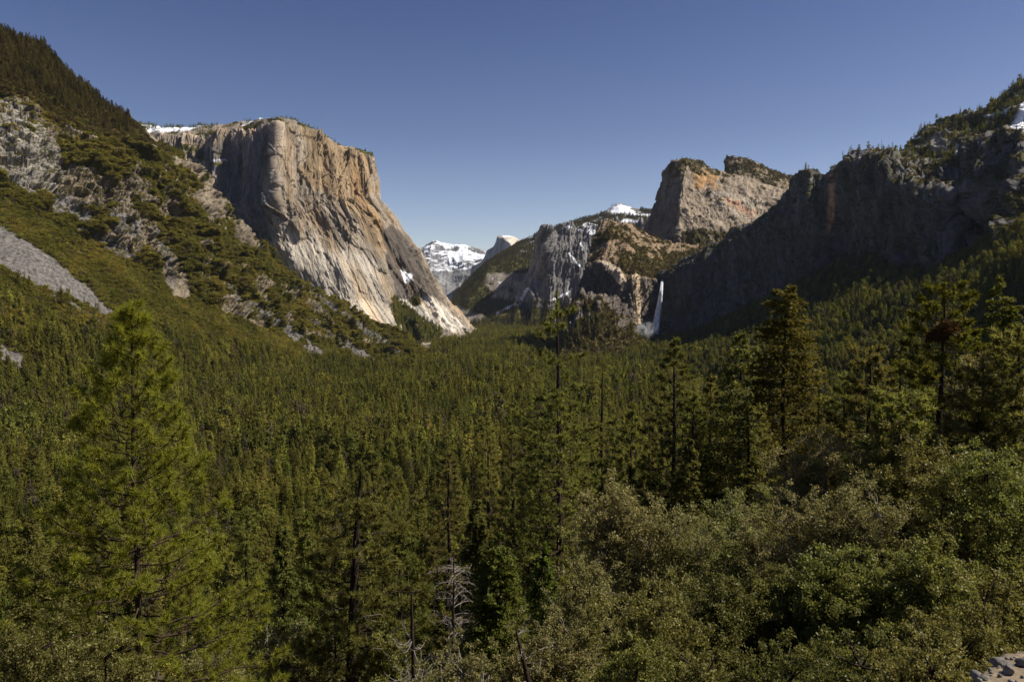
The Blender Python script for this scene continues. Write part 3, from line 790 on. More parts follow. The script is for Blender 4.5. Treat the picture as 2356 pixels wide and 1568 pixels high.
# --- the long shaded wall on the right -------------------------------------------------------------------
rows = [
    [(1505, 860, 2600), (1560, 850, 2500), (1663, 830, 2380), (1780, 800, 2180), (1850, 780, 2050), (2000, 770, 1750), (2200, 740, 1400), (2356, 700, 1180), (2560, 650, 1000)],
    [(1512, 770, 2680), (1550, 762, 2560), (1600, 745, 2480), (1663, 730, 2420), (1780, 690, 2230), (1880, 660, 2050), (2000, 640, 1830), (2130, 640, 1600), (2200, 630, 1480), (2356, 560, 1260), (2560, 500, 1080)],
    [(1518, 700, 2760), (1550, 695, 2640), (1600, 685, 2560), (1663, 660, 2480), (1780, 600, 2300), (1880, 560, 2100), (1915, 560, 2110), (2000, 550, 1910), (2120, 545, 1700), (2200, 545, 1600), (2235, 540, 1640), (2356, 480, 1350), (2560, 420, 1150)],
    [(1523, 660, 2790), (1555, 645, 2680), (1600, 625, 2600), (1663, 590, 2520), (1780, 520, 2350), (1870, 460, 2150), (1905, 460, 2160), (1990, 440, 1960), (2100, 440, 1760), (2190, 450, 1650), (2225, 450, 1720), (2300, 420, 1500), (2356, 400, 1420), (2560, 330, 1200)],
    [(1525, 645, 2800), (1551, 622, 2720), (1584, 600, 2650), (1650, 565, 2580), (1663, 560, 2560), (1693, 535, 2520), (1733, 522, 2460), (1752, 507, 2440), (1782, 478, 2410), (1805, 436, 2390), (1820, 408, 2370), (1838, 394, 2330), (1856, 390, 2290), (1892, 396, 2250), (1920, 392, 2180), (1971, 372, 2060), (2043, 362, 1950), (2100, 378, 1880), (2160, 388, 1800), (2205, 400, 1740), (2235, 350, 1800), (2260, 318, 1780), (2313, 300, 1650), (2356, 295, 1570), (2560, 240, 1350)],
    [(1527, 640, 2850), (1551, 618, 2780), (1584, 596, 2720), (1650, 560, 2650), (1663, 555, 2640), (1693, 530, 2600), (1733, 517, 2560), (1752, 500, 2540), (1782, 471, 2500), (1805, 428, 2480), (1817, 404, 2450), (1835, 388, 2420), (1856, 382, 2400), (1884, 385, 2380), (1899, 394, 2360), (1920, 382, 2330), (1942, 378, 2300), (1971, 364, 2260), (1993, 353, 2230), (2043, 351, 2200), (2072, 332, 2180), (2090, 314, 2170), (2115, 296, 2150), (2133, 283, 2140), (2155, 277, 2130), (2173, 260, 2120), (2205, 255, 2100), (2252, 238, 2080), (2270, 220, 2060), (2292, 210, 2050), (2314, 188, 2020), (2342, 170, 2000), (2360, 160, 1990), (2560, 60, 1900)],
]
MW = Mass(rows, [(150, -30), (500, -300), (700, -1000)], 1150, [14, 90, 100, 90, 100], 2, 27)
MW.displace([(62, 330, 900, True), (26, 110, 700, True), (16, 90, 150, 'c'), (9, 40, 60, 'c'), (5, 16, 60, 'c'), (4, 14, 70, True)],
            [(26, 110, 110, True), (14, 40, 40, True), (6, 14, 14, False)], cliff_only=lambda M, s: np.clip(1 - smooth(3.9, 4.25, M.w) * smooth(1980, 2080, M.u), 0, 1),
            damp=lambda M: 1 - 0.5 * smooth(3.3, 4.0, M.w) * smooth(2150, 1980, M.u))
MW.attrs()
u, v = warp(MW, 9, 50, 3)
nb = pnoise(MW, 30, 53); nb2 = pnoise(MW, 110, 54)
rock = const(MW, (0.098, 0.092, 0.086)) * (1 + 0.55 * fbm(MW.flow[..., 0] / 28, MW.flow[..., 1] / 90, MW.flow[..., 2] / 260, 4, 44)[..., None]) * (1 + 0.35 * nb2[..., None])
rock = paint(rock, MW, [(1908, 400), (1922, 400), (1922, 500), (1905, 540), (1905, 460)], (0.42, 0.24, 0.13), 3, 40, 5, 1)
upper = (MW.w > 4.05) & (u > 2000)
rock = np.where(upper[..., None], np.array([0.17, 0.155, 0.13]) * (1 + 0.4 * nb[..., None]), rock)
snow = inpoly(u, v, [(2322, 295), (2335, 275), (2356, 232), (2560, 150), (2560, 300), (2356, 298)]) | strip(u, v, [(2268, 268), (2300, 262), (2330, 250)], 2.0, 2.5) | strip(u, v, [(2103, 318), (2118, 314)], 2, 2)
snow = snow | strip(u, v, [(2172, 353), (2185, 346)], 2, 2) | strip(u, v, [(2203, 335), (2200, 355)], 2.5, 2)
veg = upper & (nb > -0.1) | ((MW.n[..., 2] > 0.50) & (MW.w < 4.1) & (MW.w > 1) & (nb > -0.1)) | ((MW.w > 4.6) & (u < 2000) & (nb > 0.1)) | (inpoly(u, v, [(2280, 440), (2356, 420), (2560, 380), (2560, 460), (2356, 500)]) & (nb > -0.1))
veg = veg & ~snow
MW.veg = veg * 1.0
mask = np.stack([soft(veg, 1), soft(snow, 1), 0 * nb], -1)
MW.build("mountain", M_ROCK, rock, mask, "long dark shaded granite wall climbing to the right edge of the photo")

# --- the forested slope under it ----------------------------------------------------------------------------
rows = [
    [(1430, 860, 2100), (1600, 935, 1500), (1800, 1050, 1000), (2000, 1130, 800), (2200, 1210, 660), (2560, 1310, 560)],
    [(1450, 812, 2400), (1600, 830, 1850), (1800, 870, 1350), (2000, 900, 1100), (2200, 930, 900), (2560, 980, 720)],
    [(1480, 798, 2480), (1600, 790, 2250), (1700, 760, 2000), (1800, 740, 1800), (2000, 720, 1500), (2200, 690, 1220), (2356, 640, 1020), (2560, 580, 850)],
    [(1500, 792, 2620), (1600, 775, 2480), (1680, 742, 2330), (1750, 705, 2220), (1800, 690, 2130), (1881, 640, 2000), (1960, 610, 1880), (2007, 600, 1820), (2060, 640, 1720), (2133, 640, 1620), (2241, 595, 1450), (2356, 525, 1280), (2560, 440, 1080)],
]
MF = Mass(rows, [(150, -40), (400, -400)], 500, [70, 90, 80], 5, 31)
MF.displace([(10, 60, 60, False)], [(22, 160, 160, False), (6, 30, 30, False)])
MF.attrs()
u, v = warp(MF, 6, 40, 3)
nb = pnoise(MF, 40, 53)
rock = const(MF, (0.25, 0.23, 0.20))
scr = strip(u, v, [(1835, 700), (1860, 685), (1892, 665)], 6, 5) | strip(u, v, [(2060, 612), (2085, 606)], 3, 3) | strip(u, v, [(2225, 588), (2246, 570)], 3, 2) | (inpoly(u, v, [(1930, 610), (2030, 590), (2010, 640), (1930, 660)]) & (nb > 0.1))
MF.veg = 1.0 * ~scr
mask = np.stack([soft(~scr, 1), 0 * nb, soft(scr, 1)], -1)
m_under = terrain_material("slope_soil", 1.0, 1.0, ((0.016, 0.017, 0.007), (0.032, 0.032, 0.012)))
MF.build("hill", m_under, rock, mask, "densely forested slope below the shaded wall on the right")

# ------------------------------------------------------------------ tree building
def unit(a):
    return a / (np.linalg.norm(a, axis=-1, keepdims=True) + 1e-9)

def rand_dirs(rng, n):
    return unit(rng.normal(size=(n, 3)))

def diamonds(C, axis, wdir, length, width):
    """four-cornered leaves: centre line along axis, spread along wdir"""
    n = len(C)
    length = np.asarray(length).reshape(-1, 1); width = np.asarray(width).reshape(-1, 1)
    V = np.stack([C, C + axis * length * 0.5 + wdir * width * 0.5, C + axis * length, C + axis * length * 0.5 - wdir * width * 0.5], 1).reshape(-1, 3)
    F_ = (np.arange(n)[:, None] * 4 + np.arange(4)[None])
    return V, F_

def blades(C, axis, wdir, length, width):
    n = len(C)
    length = np.asarray(length).reshape(-1, 1); width = np.asarray(width).reshape(-1, 1)
    V = np.stack([C - wdir * width * 0.5, C + wdir * width * 0.5, C + axis * length], 1).reshape(-1, 3)
    F_ = (np.arange(n)[:, None] * 3 + np.arange(3)[None])
    return V, F_

class Tubes:
    def __init__(self, sides=6):
        self.V = []; self.F = []; self.n = 0; self.sides = sides
    def add(self, pts, rad, sides=None):
        k = sides or self.sides
        p = np.asarray(pts, float); r = np.asarray(rad, float)
        t = unit(np.gradient(p, axis=0))
        ref = np.array([0.31, 0.17, 0.93]) if abs(t[:, 2]).mean() < 0.8 else np.array([1.0, 0.1, 0])
        a = unit(np.cross(t, ref)); b = np.cross(t, a)
        ang = np.arange(k) / k * 2 * math.pi
        ring = p[:, None] + r[:, None, None] * (np.cos(ang)[None, :, None] * a[:, None] + np.sin(ang)[None, :, None] * b[:, None])
        m = len(p)
        self.V.append(ring.reshape(-1, 3))
        i = np.arange(m - 1)[:, None] * k + np.arange(k)[None]
        j = np.arange(m - 1)[:, None] * k + (np.arange(k)[None] + 1) % k
        self.F.append(np.stack([i, j, j + k, i + k], -1).reshape(-1, 4) + self.n)
        self.n += m * k
    def get(self):
        return np.concatenate(self.V), np.concatenate(self.F)

def bent(p0, p1, rise, rng, n=6, wob=0.04):
    """a limb from p0 to p1 that bows by rise"""
    t = np.linspace(0, 1, n)[:, None]
    p = p0 * (1 - t) + p1 * t
    L = np.linalg.norm(p1 - p0)
    p[:, 2] += (4 * t[:, 0] * (1 - t[:, 0])) * rise
    p[1:-1] += rng.normal(size=(n - 2, 3)) * wob * L
    return p

def conifer_crown(rng, h, r, z0, nb, per, size, droop=0.18, power=0.8, thin=0.55, knee=1.0):
    t = rng.uniform(0, 1, nb) ** 0.75
    t = np.sort(t)
    z = h * (1 - t * (1 - z0))
    lop = 1 + 0.22 * np.sin(rng.uniform(0, 6) + t * 9)
    R = r * (np.minimum(t / knee, 1) ** power) * rng.uniform(0.55, 1.12, nb) * lop + 0.012 * h
    az = rng.uniform(0, 2 * math.pi, nb)
    q = rng.uniform(0.12, 1, (nb, per)) ** 0.7
    lat = rng.normal(size=(nb, per)) * (0.10 + 0.12 * (1 - q)) * R[:, None]
    rr = R[:, None] * q
    x = np.cos(az)[:, None] * rr - np.sin(az)[:, None] * lat
    y = np.sin(az)[:, None] * rr + np.cos(az)[:, None] * lat
    zz = z[:, None] - droop * rr + 0.10 * rr * q + rng.normal(size=(nb, per)) * size * 0.35
    C = np.stack([x, y, zz], -1).reshape(-1, 3)
    n = len(C)
    out = np.stack([np.cos(az), np.sin(az), -0.25 + 0 * az], -1)
    out = np.repeat(out, per, 0)
    ax = unit(out + rng.normal(size=(n, 3)) * 0.55)
    wd = unit(np.cross(ax, np.array([0, 0, 1.0]) + rng.normal(size=(n, 3)) * 0.6))
    s = size * rng.uniform(0.6, 1.35, n)
    return diamonds(C - ax * s[:, None] * 0.4, ax, wd, s, s * thin)

def simple_trunk(h, r0, lean=0.0, rng=None, top=0.02):
    t = np.linspace(0, 1, 9)
    p = np.stack([lean * t ** 2 * h, 0 * t, t * h], -1)
    if rng is not None:
        p[1:, :2] += rng.normal(size=(8, 2)) * 0.004 * h
    r = r0 * (1 - t) ** 0.85 + top
    r[0] *= 1.25
    tb = Tubes(8); tb.add(p, r)
    return tb.get()

def brush_mesh(rng, n, size, flat=0.75):
    """a shrub about one metre in radius"""
    k = 7
    lob = rand_dirs(rng, k) * 0.5; lob[:, 2] = np.abs(lob[:, 2]) * 0.8 + 0.15
    c = lob[rng.integers(0, k, n)]
    d = rand_dirs(rng, n); d[:, 2] = np.abs(d[:, 2]) * 1.0 - 0.15
    rad = rng.uniform(0.35, 0.62, n)[:, None]
    C = c + d * rad; C[:, 2] *= flat
    ax = unit(d + rng.normal(size=(n, 3)) * 0.7)
    wd = unit(np.cross(ax, rng.normal(size=(n, 3))))
    s = size * rng.uniform(0.6, 1.3, n)
    return diamonds(C, ax, wd, s, s * 0.7)

# ------------------------------------------------------------------ prototypes kept out of the scene, used by the masses of far plants
def proto_collection(name, objs):
    c = bpy.data.collections.new(name)
    for o in objs: c.objects.link(o)
    return c

rng = np.random.default_rng(11)
def lo_conifer(i, nb, per, size, h=1.0, r=0.13, power=0.8, z0=0.1, mat=None):
    V1, F1 = conifer_crown(rng, h, r, z0, nb, per, size, power=power)
    V2, F2 = simple_trunk(h * 0.97, 0.010, rng=rng, top=0.001)
    o = mesh_from("far_conifer", np.concatenate([V1, V2]), [np.concatenate([F1, F2 + len(V1)])], mat or M_FOREST, link=False)
    o.data.materials.append(M_DARKBARK)
    mi = np.zeros(len(o.data.polygons), np.int32); mi[len(F1):] = 1
    o.data.polygons.foreach_set("material_index", mi)
    return o
far_protos = [lo_conifer(i, 70, 6, 0.060, r=rng.uniform(0.13, 0.24), power=rng.uniform(0.5, 0.85)) for i in range(8)]
round_protos = [lo_conifer(i, 70, 7, 0.075, r=rng.uniform(0.20, 0.28), power=0.42, z0=0.3) for i in range(3)]
round_mid = [lo_conifer(i, 230, 16, 0.030, r=rng.uniform(0.19, 0.27), power=0.42, z0=0.3) for i in range(3)]
mid_protos = [lo_conifer(i, 210, 14, 0.026, r=rng.uniform(0.13, 0.24), power=rng.uniform(0.45, 0.85)) for i in range(8)]
def brush_obj(n, size, mat):
    V_, F_ = brush_mesh(rng, n, size)
    return mesh_from("shrub", V_, F_, mat, link=False)
brush_protos = [brush_obj(170, 0.30, M_BRUSH) for _ in range(5)]
brown_protos = [brush_obj(150, 0.30, M_BRUSHBROWN) for _ in range(4)]
fine_protos = [brush_obj(1600, 0.085, M_OAK) for _ in range(3)] + [brush_obj(1600, 0.085, M_OAKDRY) for _ in range(3)]
C_FAR = proto_collection("far conifers", far_protos + round_protos)
C_HIGH = proto_collection("slope conifers", [lo_conifer(i, 70, 6, 0.065, r=rng.uniform(0.13, 0.22), power=0.6, mat=M_HIGHFOREST) for i in range(6)])
C_MID = proto_collection("mid conifers", mid_protos + round_mid)
C_BRUSH = proto_collection("shrubs", brush_protos)
C_BROWN = proto_collection("brown shrubs", brown_protos)
C_FINE = proto_collection("undergrowth", fine_protos)

def scatter_object(name, P, scale, rot, tilt, coll, label, nproto):
    """ONE object of kind stuff: instances on points, picked from a collection"""
    P = np.asarray(P, np.float32)
    n = len(P)
    me = bpy.data.meshes.new(name)
    me.vertices.add(n)
    me.vertices.foreach_set("co", P.ravel())
    a = me.attributes.new("siz", 'FLOAT_VECTOR', 'POINT'); a.data.foreach_set("vector", np.asarray(scale, np.float32).ravel())
    e = np.stack([tilt * np.cos(rot * 3), tilt * np.sin(rot * 5), rot], -1).astype(np.float32)
    a = me.attributes.new("turn", 'FLOAT_VECTOR', 'POINT'); a.data.foreach_set("vector", e.ravel())
    a = me.attributes.new("pick", 'INT', 'POINT'); a.data.foreach_set("value", (np.arange(n) * 7919 % nproto).astype(np.int32))
    me.update()
    o = bpy.data.objects.new(name, me); COL.objects.link(o)
    ng = bpy.data.node_groups.new(name, 'GeometryNodeTree')
    ng.interface.new_socket("Geometry", in_out='INPUT', socket_type='NodeSocketGeometry')
    ng.interface.new_socket("Geometry", in_out='OUTPUT', socket_type='NodeSocketGeometry')
    gi = ng.nodes.new("NodeGroupInput"); go = ng.nodes.new("NodeGroupOutput")
    ip = ng.nodes.new("GeometryNodeInstanceOnPoints")
    ci = ng.nodes.new("GeometryNodeCollectionInfo"); ci.inputs[0].default_value = coll
    ci.inputs['Separate Children'].default_value = True; ci.inputs['Reset Children'].default_value = True
    def attr(nm, typ):
        x = ng.nodes.new("GeometryNodeInputNamedAttribute"); x.data_type = typ; x.inputs[0].default_value = nm
        return x.outputs[0]
    L = ng.links
    L.new(gi.outputs[0], ip.inputs['Points']); L.new(ci.outputs[0], ip.inputs['Instance'])
    ip.inputs['Pick Instance'].default_value = True
    L.new(attr("pick", 'INT'), ip.inputs['Instance Index'])
    er = ng.nodes.new("FunctionNodeEulerToRotation"); L.new(attr("turn", 'FLOAT_VECTOR'), er.inputs[0])
    L.new(er.outputs[0], ip.inputs['Rotation'])
    L.new(attr("siz", 'FLOAT_VECTOR'), ip.inputs['Scale'])
    L.new(ip.outputs[0], go.inputs[0])
    md = o.modifiers.new("plants", 'NODES'); md.node_group = ng
    return tag(o, label, kind="stuff")

def in_view(P, m=140):
    u, v = picture_uv(P)
    return (u > -m) & (u < 2356 + m) & (v < 1568 + 160) & (P[..., 1] > 2)

def pick_on(M, weight, n, rng):
    """n random points on the visible side of a mass, dense where weight is high"""
    P = M.P
    a = P[1:, :-1] - P[:-1, :-1]; b = P[:-1, 1:] - P[:-1, :-1]
    nr = np.cross(a, b); area = np.linalg.norm(nr, axis=-1)
    wt = area * weight[:-1, :-1] * in_view(P[:-1, :-1]) * (M.w[:-1, :-1] < M.nf + 0.6)
    p = wt.ravel().astype(float)
    if p.sum() <= 0: return np.zeros((0, 3)), np.zeros(0, int)
    p /= p.sum()
    idx = rng.choice(p.size, n, p=p)
    i, j = np.unravel_index(idx, wt.shape)
    r1 = rng.uniform(size=(n, 1)); r2 = rng.uniform(size=(n, 1))
    return P[i, j] + a[i, j] * r1 + b[i, j] * r2, (i, j)

# ------------------------------------------------------------------ far plants on the mountains
rg = np.random.default_rng(5)
def brush_cloud(name, label, specs, coll, nproto):
    Ps, Ss = [], []
    for M, wt, n, lo, hi in specs:
        P, ij = pick_on(M, wt, n, rg)
        if not len(P): continue
        s = rg.uniform(lo, hi, len(P)) * rg.uniform(0.6, 1.2, len(P))
        Ps.append(P - [0, 0, 0.3]); Ss.append(s)
    P = np.concatenate(Ps); s = np.concatenate(Ss)
    sc = np.stack([s, s, s * rg.uniform(0.7, 1.15, len(s))], -1)
    return scatter_object(name, P, sc, rg.uniform(0, 6.28, len(P)), np.full(len(P), 0.12), coll, label, nproto)

vL = soft(ML.veg, 1)
brush_cloud("brush", "olive green brush covering the mountainside on the left", [
    (ML, vL * np.where(ML.w < 2.05, 1, np.where(ML.u < 360, 0.2, 0.6)), 120000, 3.4, 7.2),
    (ME, soft(ME.veg, 1), 5000, 3, 7),
    (ML, 1.0 * (ML.w > 1) * (ML.w < 2.3), 16000, 1.8, 4.5)], C_BRUSH, 5)
brush_cloud("brush", "brown and dark brush on the hills around the waterfall and on the right skyline", [
    (MK, soft(MK.veg, 1), 14000, 2.2, 5.5),
    (MP, soft(MP.veg, 1), 4000, 2.5, 6), (MQ, soft(MQ.veg, 1), 3500, 2.5, 7),
    (ML, ML.veg * (ML.w > 2.0) * (ML.u < 380), 20000, 3, 7),
    (MW, soft(MW.veg, 1), 11000, 2, 5)], C_BROWN, 4)

def conifer_cloud(name, label, P, h, coll, nproto, slim=(0.85, 1.25)):
    n = len(P)
    w = h * rg.uniform(slim[0], slim[1], n)
    return scatter_object(name, P - [0, 0, 0.5], np.stack([w, w, h], -1), rg.uniform(0, 6.28, n), rg.uniform(0, 0.03, n), coll, label, nproto)

def cone_on(M, wt, n, lo, hi):
    P, _ = pick_on(M, wt, n, rg)
    return P, rg.uniform(lo, hi, len(P)) * rg.uniform(0.75, 1.1, len(P))

P, h = cone_on(ML, (ML.w > 2.15) * (ML.u < 300) * smooth(250, 160, ML.v - 0.3 * ML.u) + 0.03 * (ML.w > 2.6) * (ML.u < 340), 3600, 14, 30)
conifer_cloud("forest", "dark conifers covering the top of the mountainside at the upper left corner", P, h, C_HIGH, 6)
P, h = cone_on(ML, (ML.w < 0.95) * ML.veg * smooth(0.62, 0.10, ML.w + 0.3 * pnoise(ML, 120, 3)), 5600, 14, 34)
P2, h2 = cone_on(ML, 1.0 * (ML.w < 2.4) * ML.veg, 900, 8, 20)
conifer_cloud("forest", "conifers mixed with brush along the foot of the mountainside on the left", np.concatenate([P, P2]), np.concatenate([h, h2]), C_FAR, 11)
P, h = cone_on(ME, ((ME.w > 8.6) & (ME.w < 10.3)) * (0.25 + 0.75 * (ME.u < 500)) * smooth(-0.2, 0.3, pnoise(ME, 80, 2)), 700, 12, 26)
P2, h2 = cone_on(ME, (ME.veg * (ME.w < 4)), 2500, 12, 30)
conifer_cloud("forest", "scattered small trees along the rim and at the foot of the great granite wall", np.concatenate([P, P2]), np.concatenate([h, h2]), C_FAR, 11)
P, h = cone_on(MS, MS.veg * np.where(MS.w > 4, 1.0, 0.8), 26000, 20, 38)
P2, h2 = cone_on(MR, ((MR.w < 1.3) * 1.0 + 0.25 * (MR.w > 4.2)), 4000, 18, 34)
conifer_cloud("forest", "distant conifers on the snow streaked ridge in the valley gap", np.concatenate([P, P2]), np.concatenate([h, h2]), C_HIGH, 6)
P, h = cone_on(MK, MK.veg * (0.25 + (MK.w < 1.9)), 1500, 8, 20)
P2, h2 = cone_on(MP, MP.veg * 1.0, 300, 8, 18)
P3, h3 = cone_on(MQ, (MQ.w > 1.8) * 1.0, 260, 8, 18)
P4, h4 = cone_on(MW, (MW.w > 4.1) * (MW.u > 2030) * (0.12 + MW.veg) + 0.4 * (MW.w > 4.85) * (MW.u < 2030), 900, 10, 24)
conifer_cloud("forest", "small dark trees standing on the skyline rocks right of the gap", np.concatenate([P, P2, P3, P4]), np.concatenate([h, h2, h3, h4]), C_FAR, 11)
P, h = cone_on(MF, 0.12 + 0.88 * soft(MF.veg, 1), 15000, 24, 40)
conifer_cloud("forest", "dense blue green conifers on the slope below the shaded right wall", P, h, C_MID, 11)

# ------------------------------------------------------------------ the forest of the valley floor
def left_foot(y):   # x of the foot of the left mountainside
    r = np.array([(-260, 1030, 980), (0, 1001, 1050), (300, 952, 1250), (600, 889, 1650), (850, 858, 2000), (1010, 850, 2300), (1010, 760, 3400)], float)
    W = world_at(r[:, 0], r[:, 1], r[:, 2])
    return np.interp(y, W[:, 1], W[:, 0], left=-5000)
N0 = 130000
yy = np.sqrt(rg.uniform(90 ** 2, 5300 ** 2, N0 * 2))
xx = rg.uniform(-0.80, 0.80, N0 * 2) * yy
keep = (xx > left_foot(yy) - 30)
r = np.array([(1430, 860, 2100), (1600, 935, 1500), (1800, 1050, 1000), (2000, 1130, 800), (2200, 1210, 660), (2560, 1310, 560)], float)
W = world_at(r[:, 0], r[:, 1], r[:, 2])[::-1]
keep &= xx < np.interp(yy, W[:, 1], W[:, 0], left=5000, right=900) + 25
keep &= ~((yy > 2500) & ((xx < -520) | (xx > 650)))
cl = fbm(xx / 90, yy / 90, 0 * xx, 3, 71)
keep &= (cl > -0.52)
xx, yy = xx[keep], yy[keep]
# thin out to about one tree per 100 square metres
dens = len(xx) / (0.5 * 1.6 * 5300 ** 2 * keep.mean())
k = rg.uniform(size=len(xx)) < np.clip((1 / 95.0) / dens, 0, 1)
xx, yy = xx[k], yy[k]
P = np.stack([xx, yy, ground_height(xx, yy)], -1)
h = rg.uniform(17, 44, len(P)) * rg.uniform(0.75, 1.05, len(P)) * np.interp(yy, [90, 200, 450], [0.55, 0.75, 1.0]) * (1 + 0.42 * fbm(xx / 130, yy / 130, 0 * xx, 2, 72))
print("forest trees", len(P), "density", dens)
vis = in_view(P, 90)
P, h = P[vis], h[vis]
uT, vT = picture_uv(P + np.stack([0 * h, 0 * h, h], -1))
hid = ((uT > 1330) & (vT > 1160)) | ((uT > 1900) & (vT > 1000) & (P[:, 1] < 700))     # behind the oak thicket
P, h = P[~hid], h[~hid]
order = np.argsort(P[:, 1])
P, h = P[order], h[order]
NEAR_P, NEAR_H = P[:300], h[:300]
P, h = P[300:], h[300:]
k = P[:, 1] < 800
conifer_cloud("forest", "conifers of the valley floor, the nearer part of the dense forest", P[k], h[k], C_MID, 11, (0.8, 1.2))
conifer_cloud("forest", "dense conifer forest carpeting the valley floor towards the gap", P[~k], h[~k], C_FAR, 11, (0.75, 1.1))
# shrubs between the trees
n = 26000
yb = np.sqrt(rg.uniform(60 ** 2, 1500 ** 2, n)); xb = rg.uniform(-0.8, 0.8, n) * yb
k = (xb > left_foot(yb) - 20)
xb, yb = xb[k], yb[k]
s = rg.uniform(1.8, 5.0, len(xb))
scatter_object("brush", np.stack([xb, yb, ground_height(xb, yb)], -1), np.stack([s, s, s], -1), rg.uniform(0, 6, len(xb)), np.full(len(xb), .1), C_BRUSH,
               "low shrubs between the trees of the valley floor", 5)

# ------------------------------------------------------------------ waterfall
def build_waterfall():
    m, nt, out = new_mat("falling_water")
    L = nt.links
    tc = N(nt, "ShaderNodeTexCoord").outputs['Object']
    n = tex_noise(nt, tc, 0.35, 5, 0.65, 0.4, (1, 1, 0.07))
    b = N(nt, "ShaderNodeBsdfPrincipled"); b.inputs['Base Color'].default_value = (0.80, 0.84, 0.90, 1)
    b.inputs['Roughness'].default_value = 0.8
    tr = N(nt, "ShaderNodeBsdfTransparent")
    mx = N(nt, "ShaderNodeMixShader")
    L.new(ramp(nt, n, 0.36, 0.58), mx.inputs[0]); L.new(tr.outputs[0], mx.inputs[1]); L.new(b.outputs[0], mx.inputs[2])
    L.new(mx.outputs[0], out.inputs[0])
    e = bpy.data.objects.new("waterfall", None); COL.objects.link(e)
    base = world_at(1500, 775, 2560)
    e.location = base
    tag(e, "tall white waterfall dropping down the dark shaded cliff into mist", "waterfall")
    rw = np.random.default_rng(4)
    tb = Tubes(7)
    for k in range(16):
        o = rw.normal() * 0.45
        t = np.linspace(0, 1, 14)
        u = 1523 - 3 * t - 17 * t ** 1.4 + o * (1.6 + 5.5 * t)
        v = 640 + 128 * t
        D = 2720 - 150 * np.clip(t * 4, 0, 1) ** 0.5 - 20 * t + rw.normal() * 3
        p = world_at(u, v, D) - base
        tb.add(p, (2.0 + 4.2 * t) * rw.uniform(0.7, 1.2))
    V_, F_ = tb.get()
    mesh_from("water_column", V_, F_, m, e, smooth_shade=True)
    # mist: a low cloud of fine spray drifting left
    mv, nt, out = new_mat("spray_mist")
    L = nt.links
    tc = N(nt, "ShaderNodeTexCoord").outputs['Object']
    n = tex_noise(nt, tc, 0.06, 5, 0.7, 0.6)
    ln = N(nt, "ShaderNodeVectorMath", operation='LENGTH')
    vol = N(nt, "ShaderNodeVolumePrincipled")
    vol.inputs['Color'].default_value = (0.95, 0.97, 1.0, 1)
    d = ramp(nt, n, 0.46, 0.72, 0.0, 0.20)
    gd = N(nt, "ShaderNodeVectorMath", operation='DISTANCE')
    L.new(N(nt, "ShaderNodeTexCoord").outputs['Generated'], gd.inputs[0]); gd.inputs[1].default_value = (0.5, 0.5, 0.5)
    fall = N(nt, "ShaderNodeMath", operation='MULTIPLY'); L.new(d, fall.inputs[0]); L.new(ramp(nt, gd.outputs['Value'], 0.05, 0.45, 1.0, 0.0), fall.inputs[1])
    d = fall.outputs[0]
    L.new(d, vol.inputs['Density']); L.new(vol.outputs[0], out.inputs['Volume'])
    import bmesh
    bm = bmesh.new(); bmesh.ops.create_icosphere(bm, subdivisions=4, radius=1)
    V_ = np.array([q.co[:] for q in bm.verts]); F_ = np.array([[q.index for q in f.verts] for f in bm.faces]); bm.free()
    pts = [((1494, 762), 26, 24), ((1482, 772), 26, 17), ((1468, 782), 24, 11)]
    c0 = world_at(1484, 764, 2470)
    V1 = V_ * np.array([66, 24, 34])
    V1 = V1 * (1 + 0.28 * fbm(V1[:, 0] / 20, V1[:, 1] / 20, V1[:, 2] / 20, 3, 4)[:, None])
    # leans: the cloud sinks towards its left end
    V1[:, 2] += V1[:, 0] * 0.42
    mesh_from("mist", V1 + (c0 - base), F_, mv, e, smooth_shade=True)
build_waterfall()

# ------------------------------------------------------------------ individual conifers of the near forest
def empty(name, loc, rz=0.0):
    o = bpy.data.objects.new(name, None); COL.objects.link(o)
    o.location = tuple(float(c) for c in loc); o.rotation_euler = (0, 0, rz)
    o.empty_display_size = 0.5
    return o

def proto_tree(name, crown_m, bark_m, seed, h, r, z0, nb, per, size, power, droop=0.18, thin=0.55):
    rr = np.random.default_rng(seed)
    V1, F1 = conifer_crown(rr, h, r, z0, nb, per, size, power=power, droop=droop, thin=thin)
    c = mesh_from("crown", V1, F1, crown_m, link=False)
    tb = Tubes(8)
    t = np.linspace(0, 1, 10)
    p = np.stack([0 * t, 0 * t, t * h * 0.985], -1); p[1:, :2] += rr.normal(size=(9, 2)) * 0.004 * h
    rad = 0.013 * h * (1 - t) ** 0.8 + 0.02; rad[0] *= 1.25
    tb.add(p, rad)
    for i in range(26):
        tt = rr.uniform(0.12, 0.85); z = h * tt; az = rr.uniform(0, 6.28)
        Lb = r * (1 - tt) ** power * 0.9 * rr.uniform(0.6, 1) + 0.4
        tb.add(bent(np.array([0, 0, z]), np.array([math.cos(az) * Lb, math.sin(az) * Lb, z - droop * Lb * 0.6]), 0.05 * Lb, rr, 5), np.linspace(0.004 * h, 0.0012 * h, 5), 5)
    V2, F2 = tb.get()
    k = mesh_from("trunk", V2, F2, bark_m, link=False, smooth_shade=True)
    return c, k

